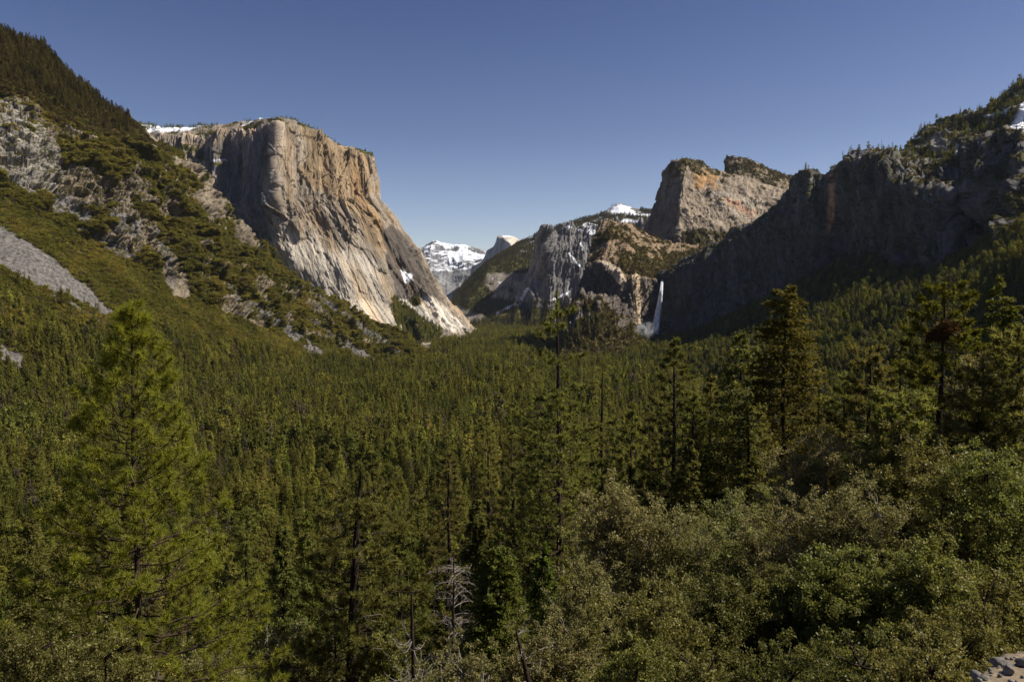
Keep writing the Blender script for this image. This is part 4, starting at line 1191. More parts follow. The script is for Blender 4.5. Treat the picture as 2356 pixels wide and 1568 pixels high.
kinds = []
for i in range(9):
    m = [M_FIR, M_PINE2, M_CEDAR][i % 3]
    rad = [rg.uniform(2.6, 3.6), rg.uniform(3.2, 4.4), rg.uniform(2.4, 3.2)][i % 3]
    kinds.append((proto_tree("tree", m, [M_DARKBARK, M_BARK, M_DARKBARK][i % 3], 100 + i, 26.0, rad, [0.08, 0.22, 0.05][i % 3], 520, 18, 0.46, [0.75, 0.6, 0.85][i % 3], [0.2, 0.05, 0.25][i % 3], 0.5), i % 3))
names = ["fir_tree", "pine_tree", "cedar_tree"]
desc = ["dark fir", "olive pine", "pointed cedar"]
used = set()
def place_forest_tree(i, P, h):
    (c0, k0), kd = kinds[i % 9]
    e = empty(names[kd], P, rg.uniform(0, 6.28))
    s = h / 26.0
    e.scale = (s * rg.uniform(0.85, 1.15), s * rg.uniform(0.85, 1.15), s)
    c = c0.copy() if (i % 9) in used else c0
    k = k0.copy() if (i % 9) in used else k0
    used.add(i % 9)
    for o in (c, k):
        o.parent = e; COL.objects.link(o)
    mp = P + [0, 0, h * 0.6]
    u, v = picture_uv(mp)
    d = [abs(u - l[0]) + 0.5 * abs(v - l[1]) for l in LAND]
    k = int(np.argmin(d)); l = LAND[k]
    where = "left of" if u < l[0] - 22 else ("right of" if u > l[0] + 22 else "behind")
    size = "tall" if h > 27 else ("short" if h < 17.5 else "middling")
    far = " farther" if P[1] > FARY else ""
    rel = " near its top" if v < l[1] - 60 else (" near its foot" if v > l[1] + 60 else "")
    lab = f"{size} {desc[kd]}{far} {where} the {l[2]}{rel}"
    tag(e, lab, "tree", f"{desc[kd]}s of the near forest")
    ALL.setdefault(lab, []).append((u, e))
ALL = {}
LAND = [(303, 1000, "bright young pine"), (40, 1150, "left edge fir"), (60, 1350, "glittering corner oak"), (460, 1400, "pale shrubby oak"),
        (560, 1200, "open pine"), (640, 1260, "narrow green fir"), (805, 1300, "thick dark trunk"), (915, 1250, "slender olive pine"),
        (944, 1450, "curved limbed snag"), (1028, 1130, "broad feathery pine"), (1042, 1380, "grey leafless tree"), (1146, 1350, "bright cedar"),
        (1122, 1080, "knotted pine"), (1200, 1100, "flat topped pine"), (1298, 1000, "tallest centre pine"), (1441, 1050, "round topped pine"),
        (1558, 1000, "pointed centre pine"), (1806, 900, "large golden fir"), (1952, 950, "bare stemmed pine"), (150, 950, "left talus foot"), (2250, 900, "pale twigged tree")]
FARY = float(np.median(NEAR_P[:, 1]))
for i in range(len(NEAR_P)):
    place_forest_tree(i, NEAR_P[i], NEAR_H[i])
for lab, lst in ALL.items():        # trees that read alike are told apart by their order from the left
    if len(lst) < 2: continue
    lst.sort(key=lambda q: q[0])
    for k, (_, e) in enumerate(lst):
        r_ = "leftmost" if k == 0 else ("rightmost" if k == len(lst) - 1 else ["second", "third", "fourth", "fifth", "sixth", "seventh", "eighth", "ninth", "tenth"][k - 1] + " from left")
        e["label"] = lab + ", " + r_

# ------------------------------------------------------------------ the air of the valley
def build_haze():
    m, nt, out = new_mat("valley_air")
    vol = N(nt, "ShaderNodeVolumePrincipled")
    vol.inputs['Color'].default_value = (0.62, 0.76, 1.0, 1)
    vol.inputs['Density'].default_value = HAZE
    vol.inputs['Anisotropy'].default_value = 0.25
    nt.links.new(vol.outputs[0], out.inputs['Volume'])
    a, b = np.array([-14000, -200, -240.0]), np.array([14000, 22000, 2100.0])
    V_ = np.array([[x, y, z] for x in (a[0], b[0]) for y in (a[1], b[1]) for z in (a[2], b[2])])
    F_ = np.array([[0, 1, 3, 2], [4, 6, 7, 5], [0, 4, 5, 1], [2, 3, 7, 6], [0, 2, 6, 4], [1, 5, 7, 3]])
    o = mesh_from("haze", V_, F_, m)
    tag(o, "thin bluish air filling the valley", kind="stuff")
HAZE = 0.7e-5
build_haze()

# ------------------------------------------------------------------ the named trees of the foreground
def add_part(name, VF, mat, parent, smooth_shade=False):
    return mesh_from(name, VF[0], VF[1], mat, parent, smooth_shade=smooth_shade)

def root_of(u, D, lean=0.0):
    x = (u - CX) / F * D
    return np.array([x, D, float(ground_height(x, D))])

def top_z(v, D):
    return float(world_at(CX, v, D)[2])

def tufts(rng, C, dirs, n_each, length, width, spread=0.9):
    """needle tufts: blades that fan out round a twig tip"""
    k = len(C)
    C2 = np.repeat(C, n_each, 0); d2 = np.repeat(dirs, n_each, 0)
    n = len(C2)
    ax = unit(d2 * rng.uniform(0.1, 1.0, (n, 1)) + rand_dirs(rng, n) * spread)
    wd = unit(np.cross(ax, rand_dirs(rng, n)))
    Ln = length * rng.uniform(0.65, 1.15, n)
    off = -d2 * rng.uniform(0, 0.9, (n, 1)) * length
    return blades(C2 + off, ax, wd, Ln, width)

def pine(name, label, u, v, D, kind=0, crown=0.7, radius=4.0, seed=1, n_limb=70, tuft=(0.34, 26, 0.03), up=0.25, mat=None, bark=None,
         group=None, lean=0.0, shape='round', subs=6, dead_low=6, tsp=0.9, base_drop=0.0, r_trunk=None, sparse_top=0.0, knee=0.42, tip=0.25):
    """long-needled pine: trunk, curved limbs and round tufts of needles; crown = share of the height with live limbs"""
    rr = np.random.default_rng(seed)
    n_limb = int(n_limb * 1.35)
    P0 = root_of(u, D); P0[2] -= base_drop
    h = top_z(v, D) - P0[2]
    e = empty(name, P0)
    tag(e, label, "tree", group)
    tb = Tubes(9)
    t = np.linspace(0, 1, 14)
    axis = np.stack([lean * t ** 1.5, 0 * t, t * h], -1)
    axis[1:, :2] += np.cumsum(rr.normal(size=(13, 2)) * 0.003 * h, 0) * 0.6
    rt = r_trunk or (0.012 * h + 0.05)
    rad = rt * (1 - t) ** 0.75 + 0.015; rad[0] *= 1.3
    tb.add(axis, rad)
    add_part("trunk", tb.get(), bark or M_BARK, e, True)
    def on_axis(z):
        return np.array([np.interp(z, axis[:, 2], axis[:, k]) for k in range(3)])
    lb = Tubes(5); C = []; Dr = []
    for i in range(n_limb):
        q = (i + rr.uniform(0, 1)) / n_limb
        if sparse_top and q < sparse_top and rr.uniform() < 0.6: continue
        z = h * (1 - crown * (q ** 0.92)) - 0.15
        if shape == 'cone':
            R = radius * min(1, q / knee) ** 0.85
        elif shape == 'round':
            R = radius * (1 - (1 - min(q * 1.25, 1)) ** 2) * (1 - 0.35 * max(q - 0.7, 0) / 0.3)
        else:
            R = radius * min(1, 0.28 + 1.7 * q) * rr.uniform(0.5, 1.1)
        R = (R + 0.25) * rr.uniform(0.68, 1.12)
        az = i * 2.399 + rr.uniform(-0.5, 0.5)
        a = on_axis(max(z, 0.3))
        rise = up * (1 - q) * R + rr.uniform(-0.05, 0.12) * R - 0.12 * q * R
        b = a + np.array([math.cos(az) * R, math.sin(az) * R, rise])
        limb = bent(a, b, -0.12 * R, rr, 7, 0.02)
        lr = 0.011 * R + 0.010
        lb.add(limb, np.linspace(lr, 0.010, 7), 5)
        ns = max(2, int(subs * (0.4 + R / radius)))
        for s in range(ns):
            f = tip + (1 - tip) * (s + rr.uniform(0, 1)) / ns
            f = min(f, 0.98)
            p0 = np.array([np.interp(f, np.linspace(0, 1, 7), limb[:, k]) for k in range(3)])
            sa = az + rr.choice([-1, 1]) * rr.uniform(0.4, 1.1)
            Ls = R * 0.34 * (1.15 - f) * rr.uniform(0.6, 1.3) + 0.28
            p1 = p0 + np.array([math.cos(sa) * Ls, math.sin(sa) * Ls, Ls * rr.uniform(0.0, 0.55)])
            sb = bent(p0, p1, -0.08 * Ls, rr, 4, 0.03)
            lb.add(sb, np.linspace(max(lr * 0.45, 0.01), 0.006, 4), 4)
            nt_ = max(1, int(Ls / (tuft[0] * 1.5)))
            for j in range(nt_):
                g = 1 - j / max(nt_, 1) * 0.8
                pj = np.array([np.interp(g, np.linspace(0, 1, 4), sb[:, k]) for k in range(3)])
                C.append(pj); d = unit(sb[-1] - sb[-2]); d = unit(d + [0, 0, 0.35]); Dr.append(d)
        C.append(limb[-1]); Dr.append(unit(limb[-1] - limb[-2] + [0, 0, 0.3 * np.linalg.norm(limb[-1] - limb[-2])]))
    # leader
    for z in np.linspace(h * 0.965, h, 4):
        C.append(on_axis(z)); Dr.append(np.array([0, 0, 1.0]))
    add_part("branches", lb.get(), bark or M_BARK, e, True)
    if dead_low:
        db = Tubes(4)
        for i in range(dead_low):
            z = h * (1 - crown) * rr.uniform(0.45, 1.0) + h * crown * rr.uniform(0, 0.5) * (rr.uniform() < 0.5)
            az = rr.uniform(0, 6.28); Ld = radius * rr.uniform(0.25, 0.6); a = on_axis(z)
            db.add(bent(a, a + np.array([math.cos(az) * Ld, math.sin(az) * Ld, rr.uniform(-0.3, 0.2) * Ld]), 0.1 * Ld, rr, 5, 0.04), np.linspace(0.03, 0.008, 5), 4)
        add_part("dead_branches", db.get(), M_TWIG, e, True)
    C = np.array(C); Dr = np.array(Dr)
    add_part("crown", tufts(rr, C, Dr, tuft[1], tuft[0], tuft[2], tsp), mat or M_PINE2, e)
    return e

def fir(name, label, u, v, D, radius=3.5, z0=0.1, seed=1, nb=620, per=34, size=0.34, power=0.8, droop=0.2, mat=None, thin=0.5, group=None, base_drop=0.0, bare=0.0):
    """short-needled tree: flat drooping sprays on level limbs"""
    rr = np.random.default_rng(seed)
    P0 = root_of(u, D); P0[2] -= base_drop
    h = top_z(v, D) - P0[2]
    e = empty(name, P0); tag(e, label, "tree", group)
    add_part("crown", conifer_crown(rr, h, radius, z0, nb, per, size, power=power, droop=droop, thin=thin, knee=0.5), mat or M_FIR, e)
    tb = Tubes(8)
    t = np.linspace(0, 1, 12); p = np.stack([0 * t, 0 * t, t * h * 0.985], -1); p[1:, :2] += rr.normal(size=(11, 2)) * 0.003 * h
    rad = (0.011 * h + 0.05) * (1 - t) ** 0.8 + 0.015; rad[0] *= 1.25
    tb.add(p, rad); add_part("trunk", tb.get(), M_DARKBARK, e, True)
    lb = Tubes(5)
    for i in range(90):
        tt = rr.uniform(z0 * 0.7, 0.95); z = h * tt; az = rr.uniform(0, 6.28)
        q = (1 - tt) / (1 - z0)
        Lb = radius * min(q / 0.5, 1) ** power * rr.uniform(0.6, 1.0) + 0.3
        lb.add(bent(np.array([0, 0, z]), np.array([math.cos(az) * Lb, math.sin(az) * Lb, z - droop * Lb * 0.7]), 0.05 * Lb, rr, 5), np.linspace(0.05, 0.012, 5), 4)
    add_part("branches", lb.get(), M_DARKBARK, e, True)
    return e

def broadleaf(name, label, u, v, D, rx, mat, seed=1, height=None, lobes=16, leaves=42000, leaf=0.085, group=None, spiky=0.0, deep=None, tw=0.5, base_drop=0.0, rz=None, cat="tree", twigs=60):
    """spreading tree of leafy lobes: forked trunk, boughs to every lobe, leaves in clusters on the outside"""
    rr = np.random.default_rng(seed)
    P0 = root_of(u, D); P0[2] -= base_drop
    h = top_z(v, D) - P0[2]
    if h < 2: P0[2] += h - 2.5; h = 2.5
    e = empty(name, P0); tag(e, label, cat, group)
    rz = rz or min(h * 0.5, rx * 1.35)
    cz = h - rz
    L = rand_dirs(rr, lobes); L[:, 2] = np.abs(L[:, 2]) * 1.15 - 0.32
    Lc = L * np.array([rx, rx, rz]) * rr.uniform(0.45, 0.80, (lobes, 1)) + [0, 0, cz]
    Lr = rr.uniform(0.26, 0.42, lobes) * rx
    Lc[:, 2] = np.minimum(Lc[:, 2], h - Lr * 0.8)
    Lc[0] = [rr.uniform(-0.15, 0.15) * rx, rr.uniform(-0.15, 0.15) * rx, h - Lr[0] * 1.0]
    # twig clusters on each lobe
    ncl = 26
    d = rand_dirs(rr, lobes * ncl); d[:, 2] = d[:, 2] * 0.9 + 0.12
    CC = np.repeat(Lc, ncl, 0) + d * np.repeat(Lr, ncl)[:, None] * rr.uniform(0.55, 1.12, (lobes * ncl, 1)) * np.array([1, 1, 0.95])
    if spiky:
        k = rr.uniform(size=len(CC)) < 0.3
        CC[k] += unit(d[k] + [-0.35, 0, 0.8]) * spiky * rr.uniform(0.3, 1, (k.sum(), 1))
    dens = rr.uniform(0.4, 1.6, len(CC))
    per = np.maximum(6, (leaves / len(CC) * dens)).astype(int)
    cd = np.repeat(CC, per, 0)
    n = len(cd)
    P = cd + rr.normal(size=(n, 3)) * np.array([0.15, 0.15, 0.13]) * (rx / 3.2) * tw * 1.5 * np.repeat(rr.uniform(0.7, 1.35, len(CC)), per)[:, None]
    ax = unit(rr.normal(size=(n, 3)) + [0, 0, 0.25]); wd = unit(np.cross(ax, rand_dirs(rr, n)))
    s = leaf * rr.uniform(0.6, 1.35, n)
    add_part("crown", diamonds(P, ax, wd, s, s * 0.62), mat, e)
    tb = Tubes(8)
    fork = np.array([rr.uniform(-.3, .3), rr.uniform(-.3, .3), max(h * 0.28, 0.5)])
    r0 = 0.028 * h + 0.05
    tb.add(bent(np.zeros(3), fork, 0, rr, 6, 0.03), np.linspace(r0 * 1.2, r0 * 0.8, 6))
    add_part("trunk", tb.get(), M_DARKBARK, e, True)
    lb = Tubes(5)
    for i in range(lobes):
        m = fork + (Lc[i] - fork) * 0.97
        lb.add(bent(fork, m, -0.06 * np.linalg.norm(m - fork), rr, 7, 0.035), np.linspace(r0 * 0.45, 0.02, 7), 6)
        idx = rr.integers(0, ncl, 7) + i * ncl
        for j in idx:
            lb.add(bent(m, CC[j], 0.02, rr, 4, 0.05), np.linspace(0.03, 0.006, 4), 4)
    add_part("branches", lb.get(), M_TWIG if mat is M_OAKDRY else M_DARKBARK, e, True)
    return e

def snag(name, label, u, v, D, h=None, limbs=30, Lm=2.0, seed=1, mat=None, curl=-0.3, lo=0.2, hi=0.97, fine=3, group=None, r=0.12, base_drop=0.0, lean=0.0):
    """dead tree: bare trunk with curved limbs and fine twigs"""
    rr = np.random.default_rng(seed)
    P0 = root_of(u, D); P0[2] -= base_drop
    hh = top_z(v, D) - P0[2]
    e = empty(name, P0); tag(e, label, "dead tree", group)
    tb = Tubes(7)
    t = np.linspace(0, 1, 12); p = np.stack([lean * t, 0 * t, t * hh], -1); p[1:, :2] += np.cumsum(rr.normal(size=(11, 2)) * 0.004 * hh, 0) * 0.5
    tb.add(p, r * (1 - t) ** 0.7 + 0.02); add_part("trunk", tb.get(), mat[0] if mat else M_DARKBARK, e, True)
    lb = Tubes(4)
    for i in range(limbs):
        z = hh * rr.uniform(lo, hi); az = rr.uniform(0, 6.28)
        L = Lm * (1 - 0.65 * (z / hh)) * rr.uniform(0.4, 1.1)
        a = np.array([np.interp(z, p[:, 2], p[:, k]) for k in range(3)])
        dv = np.array([math.cos(az), math.sin(az), 0])
        s = np.linspace(0, 1, 7)[:, None]
        pts = a + dv * L * s + np.array([0, 0, 1]) * (curl * L * np.sin(s * math.pi * 0.9) + (0.25 if curl < 0 else -0.1) * L * s ** 2)
        lb.add(pts, np.linspace(0.045, 0.010, 7) * (0.35 + 0.12 * Lm), 5)
        for k in range(fine):
            f = rr.integers(2, 7)
            q = pts[f] + rand_dirs(rr, 1)[0] * L * 0.3
            lb.add(bent(pts[f], q, 0.03 * L, rr, 4, 0.06), np.linspace(0.015, 0.005, 4), 4)
    add_part("branches", lb.get(), mat[1] if mat else M_DEAD, e, True)
    return e

# --- the bright young pine on the left
pine("pine_tree", "large bright yellow green long needled pine standing alone at the left front", 303, 700, 30, crown=0.97, radius=5.7, seed=3, knee=0.95,
     n_limb=124, tuft=(0.36, 84, 0.029), up=0.85, tip=0.32, mat=M_PINE, shape='cone', subs=8, dead_low=5, tsp=0.85, r_trunk=0.17)
# --- tall trees of the centre
pine("pine_tree", "tallest centre pine, a thin bare leaning top with a few sparse green tufts", 1298, 672, 80, crown=0.93, radius=7.4, seed=8, n_limb=125,
     tuft=(0.55, 40, 0.12), up=0.15, mat=M_PINE2, shape='wide', subs=7, dead_low=14, sparse_top=0.20, bark=M_DARKBARK, lean=-0.2)
pine("pine_tree", "dense young pine standing in front of the tallest centre pine", 1293, 900, 66, crown=0.95, radius=5.4, seed=9, n_limb=110,
     tuft=(0.44, 40, 0.09), up=0.3, mat=M_PINE2, shape='cone', subs=7, dead_low=3)
pine("pine_tree", "tall pointed pine with rounded tufts just below the waterfall mist", 1558, 778, 84, crown=0.92, radius=6.2, seed=10, n_limb=110,
     tuft=(0.52, 40, 0.11), up=0.2, mat=M_PINE2, shape='cone', subs=7, dead_low=3)
pine("pine_tree", "pine of middle height on the right of the pointed pine below the waterfall", 1640, 862, 86, crown=0.93, radius=6.0, seed=12, n_limb=100,
     tuft=(0.52, 40, 0.11), up=0.2, mat=M_PINE2, shape='cone', subs=7, dead_low=3)
pine("pine_tree", "short round topped golden pine with a bare lower trunk between the tall centre pines", 1441, 925, 78, crown=0.62, radius=3.2, seed=13, n_limb=64,
     tuft=(0.46, 38, 0.10), up=0.3, mat=M_PINE2, shape='round', subs=6, dead_low=5)
pine("pine_tree", "thin half dead pine with bleached side limbs behind the centre group", 1384, 822, 96, crown=0.75, radius=3.4, seed=14, n_limb=46,
     tuft=(0.44, 26, 0.10), up=0.1, mat=M_PINE2, shape='wide', subs=4, dead_low=16, bark=M_DARKBARK)
pine("pine_tree", "small pine with forked dead limbs near its top, left of the pointed pine", 1500, 950, 88, crown=0.8, radius=2.4, seed=15, n_limb=50,
     tuft=(0.44, 28, 0.10), up=0.1, mat=M_PINE2, shape='cone', subs=4, dead_low=12)
fir("fir_tree", "large dark golden fir with a straight black trunk right of the centre", 1806, 656, 74, radius=5.6, z0=0.30, seed=16, nb=640, per=70, size=0.36, power=0.62, droop=0.10, mat=M_GOLD)
fir("fir_tree", "dark fir pressed against the left side of the large golden fir", 1704, 770, 80, radius=5.2, z0=0.12, seed=17, nb=560, per=46, size=0.38, power=0.7, droop=0.15, mat=M_FIR)
fir("fir_tree", "slim pale sprayed fir in front of the large golden fir", 1724, 898, 62, radius=2.7, z0=0.08, seed=18, nb=420, per=34, size=0.30, power=0.8, droop=0.15, mat=M_FIR)
pine("pine_tree", "slender pine beside the pale fir in front of the large golden fir", 1748, 932, 64, crown=0.85, radius=3.0, seed=19, n_limb=80,
     tuft=(0.42, 36, 0.09), up=0.25, mat=M_PINE2, shape='cone', subs=6, dead_low=3)
fir("fir_tree", "layered dark fir standing alone by the right edge of the photo", 2308, 640, 84, radius=4.6, z0=0.2, seed=20, nb=420, per=60, size=0.40, power=0.72, droop=0.12, mat=M_GOLD)
pine("pine_tree", "small round topped pine on a bare trunk right of the large golden fir", 1952, 858, 66, crown=0.6, radius=2.8, seed=21, n_limb=60,
     tuft=(0.42, 38, 0.09), up=0.3, mat=M_PINE2, shape='round', subs=6, dead_low=4)
# --- group left of the centre
for (uu, vv, D, rad, sd, kind, lab) in (
        (1028, 1035, 92, 4.6, 22, 'pine', "broad feathery pine at the left of the central cluster"),
        (1122, 985, 104, 3.4, 23, 'pine', "tall thin pine with a knotted trunk in the central cluster"),
        (1178, 990, 96, 3.6, 24, 'pine', "flat topped pine right of the knotted pine in the central cluster"),
        (1212, 1058, 84, 2.9, 25, 'pine', "shorter bushy pine at the right end of the central cluster"),
        (958, 1105, 96, 3.0, 26, 'fir', "pointed fir just left of the broad feathery pine"),
        (915, 1175, 62, 2.9, 27, 'pine', "slender olive pine right of the thick dark trunk"),
        (1095, 1150, 70, 2.6, 28, 'fir', "dark fir below the central cluster"),
        (560, 1165, 92, 3.0, 29, 'pine', "open pine with a thin dark trunk right of the bright young pine"),
        (640, 1205, 76, 2.6, 30, 'fir', "narrow yellow green fir left of the thick dark trunk"),
        (700, 1175, 96, 2.8, 31, 'fir', "taller narrow fir close behind the thick dark trunk"),
        (48, 1180, 80, 3.2, 32, 'fir', "dark fir near the left edge of the photo"),
        (1885, 905, 72, 4.2, 35, 'pine', "pine filling the gap right of the large golden fir's bare trunk"),
        (2075, 790, 66, 4.4, 36, 'fir', "dark pointed fir behind the broad olive pine on the right"),
        (2238, 740, 70, 4.2, 37, 'fir', "fir standing between the lone dark fir and the pine with the dark clump"),
        (1600, 905, 78, 4.0, 38, 'pine', "lower pine filling in between the two tall pines below the waterfall"),
        (1365, 1105, 74, 2.6, 33, 'pine', "bushy pine half hidden behind the olive oaks"),
        (1590, 1010, 70, 2.6, 34, 'fir', "narrow fir between the two tall pines below the waterfall")):
    if kind == 'pine':
        pine("pine_tree", lab, uu, vv, D, crown=0.8, radius=rad, seed=sd, n_limb=84, tuft=(0.48, 34, 0.11), up=0.15, mat=M_PINE2, shape=['cone', 'wide'][sd % 2], subs=6, dead_low=8, bark=M_DARKBARK)
    else:
        fir("fir_tree", lab, uu, vv, D, radius=rad, z0=0.08, seed=sd, nb=480, per=34, size=0.36, power=0.8, mat=[M_FIR, M_CEDAR][sd % 2])
pine("pine_tree", "tall pine with a thick dark leaning trunk and bare top at the lower centre left", 800, 1060, 42, crown=0.78, radius=3.9, seed=40, n_limb=64,
     tuft=(0.42, 46, 0.065), up=0.1, mat=M_PINE2, shape='wide', subs=8, dead_low=16, bark=M_DARKBARK, lean=0.75, sparse_top=0.12, r_trunk=0.46)
fir("cedar_tree", "bright green feathery cedar at the bottom centre", 1146, 1225, 36, radius=2.1, z0=0.06, seed=41, nb=560, per=60, size=0.17, power=0.6, droop=0.3, mat=M_CEDAR)
fir("cedar_tree", "smaller green cedar peeping out right of the bright cedar", 1250, 1240, 44, radius=1.6, z0=0.06, seed=42, nb=380, per=40, size=0.2, power=0.7, droop=0.3, mat=M_CEDAR)
# --- dead trees
snag("dead_tree", "dead tree with white curved limbs at the bottom centre left of the bright cedar", 944, 1340, 30, limbs=46, Lm=2.3, seed=50, curl=-0.35, lo=0.1, hi=0.75, fine=4, r=0.14)
snag("dead_tree", "grey leafless tree with a haze of fine twigs left of the bright cedar", 1042, 1270, 40, limbs=60, Lm=3.2, seed=51, curl=0.12, lo=0.35, hi=0.95, fine=9, r=0.11, mat=(M_DARKBARK, M_TWIG))
snag("dead_tree", "thin bare snag at the left of the central pine cluster", 1086, 1008, 98, limbs=22, Lm=1.8, seed=52, curl=-0.2, lo=0.5, r=0.2, fine=1, mat=(M_DARKBARK, M_TWIG))
snag("dead_tree", "small white twigged dead tree at the bottom beside the thick dark trunk", 600, 1420, 46, limbs=40, Lm=1.8, seed=53, curl=0.1, lo=0.2, fine=5, r=0.08, mat=(M_TWIG, M_DEAD))
snag("dead_tree", "short pale snag left of the thick dark trunk", 760, 1370, 44, limbs=30, Lm=1.5, seed=54, curl=-0.2, lo=0.3, fine=4, r=0.09, mat=(M_DARKBARK, M_DEAD))
snag("dead_tree", "leaning dead trunk at the bottom right of the bright cedar", 1262, 1440, 26, limbs=14, Lm=1.4, seed=55, curl=0.1, lo=0.4, fine=4, r=0.16, lean=-1.2)
# --- tall loose trees on the right
for (uu, vv, D, rad, sd, mt, cr, lab) in (
        (2168, 650, 48, 5.4, 60, M_GOLD, 0.86, "tall loose topped golden pine holding a dark clump of mistletoe on the right"),
        (2005, 800, 52, 4.8, 61, M_PINE2, 0.86, "broad olive pine left of the pine with the dark clump"),
        (2262, 815, 44, 3.9, 62, M_OAKDRY, 0.85, "pale twigged pine right of the pine with the dark clump"),
        (2345, 752, 42, 4.4, 63, M_PINE2, 0.85, "leafy pine cut by the right edge below the lone dark fir"),
        (2090, 905, 42, 3.8, 92, M_PINE2, 0.85, "dark pine under the pine with the dark clump")):
    pine("pine_tree", lab, uu, vv, D, crown=cr, radius=rad, seed=sd, n_limb=90, tuft=(0.42, 44, 0.085), up=0.25, mat=mt, shape='wide', subs=8, dead_low=12, bark=M_DARKBARK, tsp=1.1)
# --- broad crowns on the right
for (uu, vv, D, rx, m, sd, lf, n, lab) in (
        (2090, 960, 40, 3.6, M_OAK, 64, 0.13, 36000, "dark leafy oak under the pine with the dark clump"),
        (1905, 985, 48, 3.8, M_OAKDRY, 65, 0.14, 36000, "olive leafy crown under the small round topped pine"),
        (2290, 1010, 34, 3.4, M_OAK, 66, 0.11, 40000, "dense dark oak at the right edge above the dirt shoulder"),
        (2170, 1090, 34, 3.6, M_OAK, 67, 0.11, 40000, "oak with shaded hollows left of the dense dark oak"),
        (2000, 1110, 34, 3.6, M_OAKDRY, 68, 0.11, 40000, "pale green oak in the middle of the right hand oaks"),
        (1850, 1130, 36, 3.4, M_OAKDRY, 69, 0.11, 38000, "greyish oak with feathery shoots below the large golden fir"),
        (1440, 1118, 40, 3.6, M_OAKDRY, 70, 0.12, 38000, "greyish oak with swept shoots at the left end of the oak thicket"),
        (1560, 1175, 38, 3.4, M_OAKDRY, 71, 0.12, 38000, "tan tinged oak second from the left along the top of the oak thicket"),
        (1680, 1130, 40, 3.6, M_OAKDRY, 72, 0.12, 40000, "tall tan oak with pale bare shoots in the middle of the oak thicket"),
        (1345, 1300, 32, 2.6, M_OAKDRY, 73, 0.10, 34000, "thin brownish oak right of the small green cedar"),
        (1500, 1345, 24, 2.5, M_OAK, 74, 0.085, 44000, "lit green oak clump low in the oak thicket"),
        (1660, 1330, 25, 2.7, M_OAK, 75, 0.085, 44000, "dark oak under the tall tan oak"),
        (1800, 1290, 26, 2.6, M_OAK, 76, 0.085, 44000, "dark oak below the greyish oak with feathery shoots"),
        (1960, 1260, 24, 2.7, M_OAK, 77, 0.085, 48000, "deep green oak in front of the pale green oak"),
        (2130, 1240, 22, 2.7, M_OAK, 78, 0.080, 52000, "large glossy oak above the dirt shoulder"),
        (2290, 1330, 19, 2.2, M_OAK, 79, 0.070, 46000, "sunlit oak at the right edge just behind the dirt shoulder"),
        (2030, 1440, 15, 1.9, M_OAK, 80, 0.060, 44000, "low glossy oak left of the dirt shoulder"),
        (1850, 1470, 17, 2.0, M_OAK, 81, 0.065, 44000, "shaded oak at the bottom below the dark oaks"),
        (1660, 1490, 18, 2.0, M_OAK, 82, 0.065, 40000, "almost black oak at the bottom centre right"),
        (1450, 1470, 20, 2.1, M_OAK, 83, 0.070, 40000, "low oak with a forked dark trunk at the bottom centre"),
        (2180, 1450, 12, 1.3, M_OAK, 84, 0.050, 34000, "leafy oak bush rooted at the rim of the dirt shoulder"),
        (1290, 1430, 28, 2.2, M_OAKDRY, 85, 0.085, 34000, "pale oak spreading over the leaning dead trunk"),
        (70, 1400, 22, 2.6, M_OAK, 86, 0.075, 48000, "glittering oak in the lower left corner"),
        (215, 1450, 20, 2.0, M_OAK, 87, 0.070, 40000, "low oak bush under the bright young pine"),
        (460, 1470, 34, 2.4, M_OAKDRY, 88, 0.090, 30000, "pale shrubby oak right of the bright young pine at the bottom"),
        (655, 1450, 44, 3.6, M_OAKDRY, 89, 0.12, 36000, "grey green rounded oak left of the thick dark trunk at the bottom"),
        (890, 1440, 40, 2.6, M_OAK, 90, 0.11, 30000, "green bush behind the dead tree with white curved limbs"),
        (1060, 1500, 26, 1.7, M_OAKDRY, 91, 0.075, 28000, "light brownish bush at the bottom left of the bright cedar")):
    broadleaf("oak_tree", lab, uu, vv, D, rx, m, seed=sd, leaves=n, leaf=lf, spiky=1.3 if m is M_OAKDRY else 0.5, lobes=20 if rx > 3 else 16)

# dead snags on the right skyline
for i, (uu, vt, vb, D, lab) in enumerate(((2027, 322, 350, 2150, "bare snag on the right skyline, the leftmost of the standing dead trunks"),
                                    (2034, 338, 350, 2150, "shortest bare snag on the right skyline between two taller ones"),
                                    (2031, 331, 350, 2155, "bare snag on the right skyline beside the leftmost trunk"),
                                    (2052, 325, 348, 2150, "tallest forked snag on the right skyline"),
                                    (2054, 328, 348, 2152, "snag leaning against the tallest forked one on the right skyline"))):
    b = world_at(uu, vb + 6, D); t_ = world_at(uu, vt, D)
    e = empty("dead_tree", b); tag(e, lab, "dead tree", "dead trunks on the right skyline")
    rr = np.random.default_rng(200 + i); hh = t_[2] - b[2]
    tb = Tubes(6); tt = np.linspace(0, 1, 6)
    tb.add(np.stack([rr.uniform(-.6, .6) * tt, 0 * tt, tt * hh], -1), 0.6 * (1 - tt) + 0.25); add_part("trunk", tb.get(), M_DARKBARK, e)
    tb = Tubes(4)
    for k in range(6):
        z = hh * rr.uniform(0.4, 0.95); az = rr.uniform(0, 6.28)
        tb.add(bent(np.array([0, 0, z]), np.array([2.5 * math.cos(az), 2.5 * math.sin(az), z + 1.5]), 0, rr, 4), np.linspace(0.2, 0.08, 4))
    add_part("branches", tb.get(), M_DARKBARK, e)

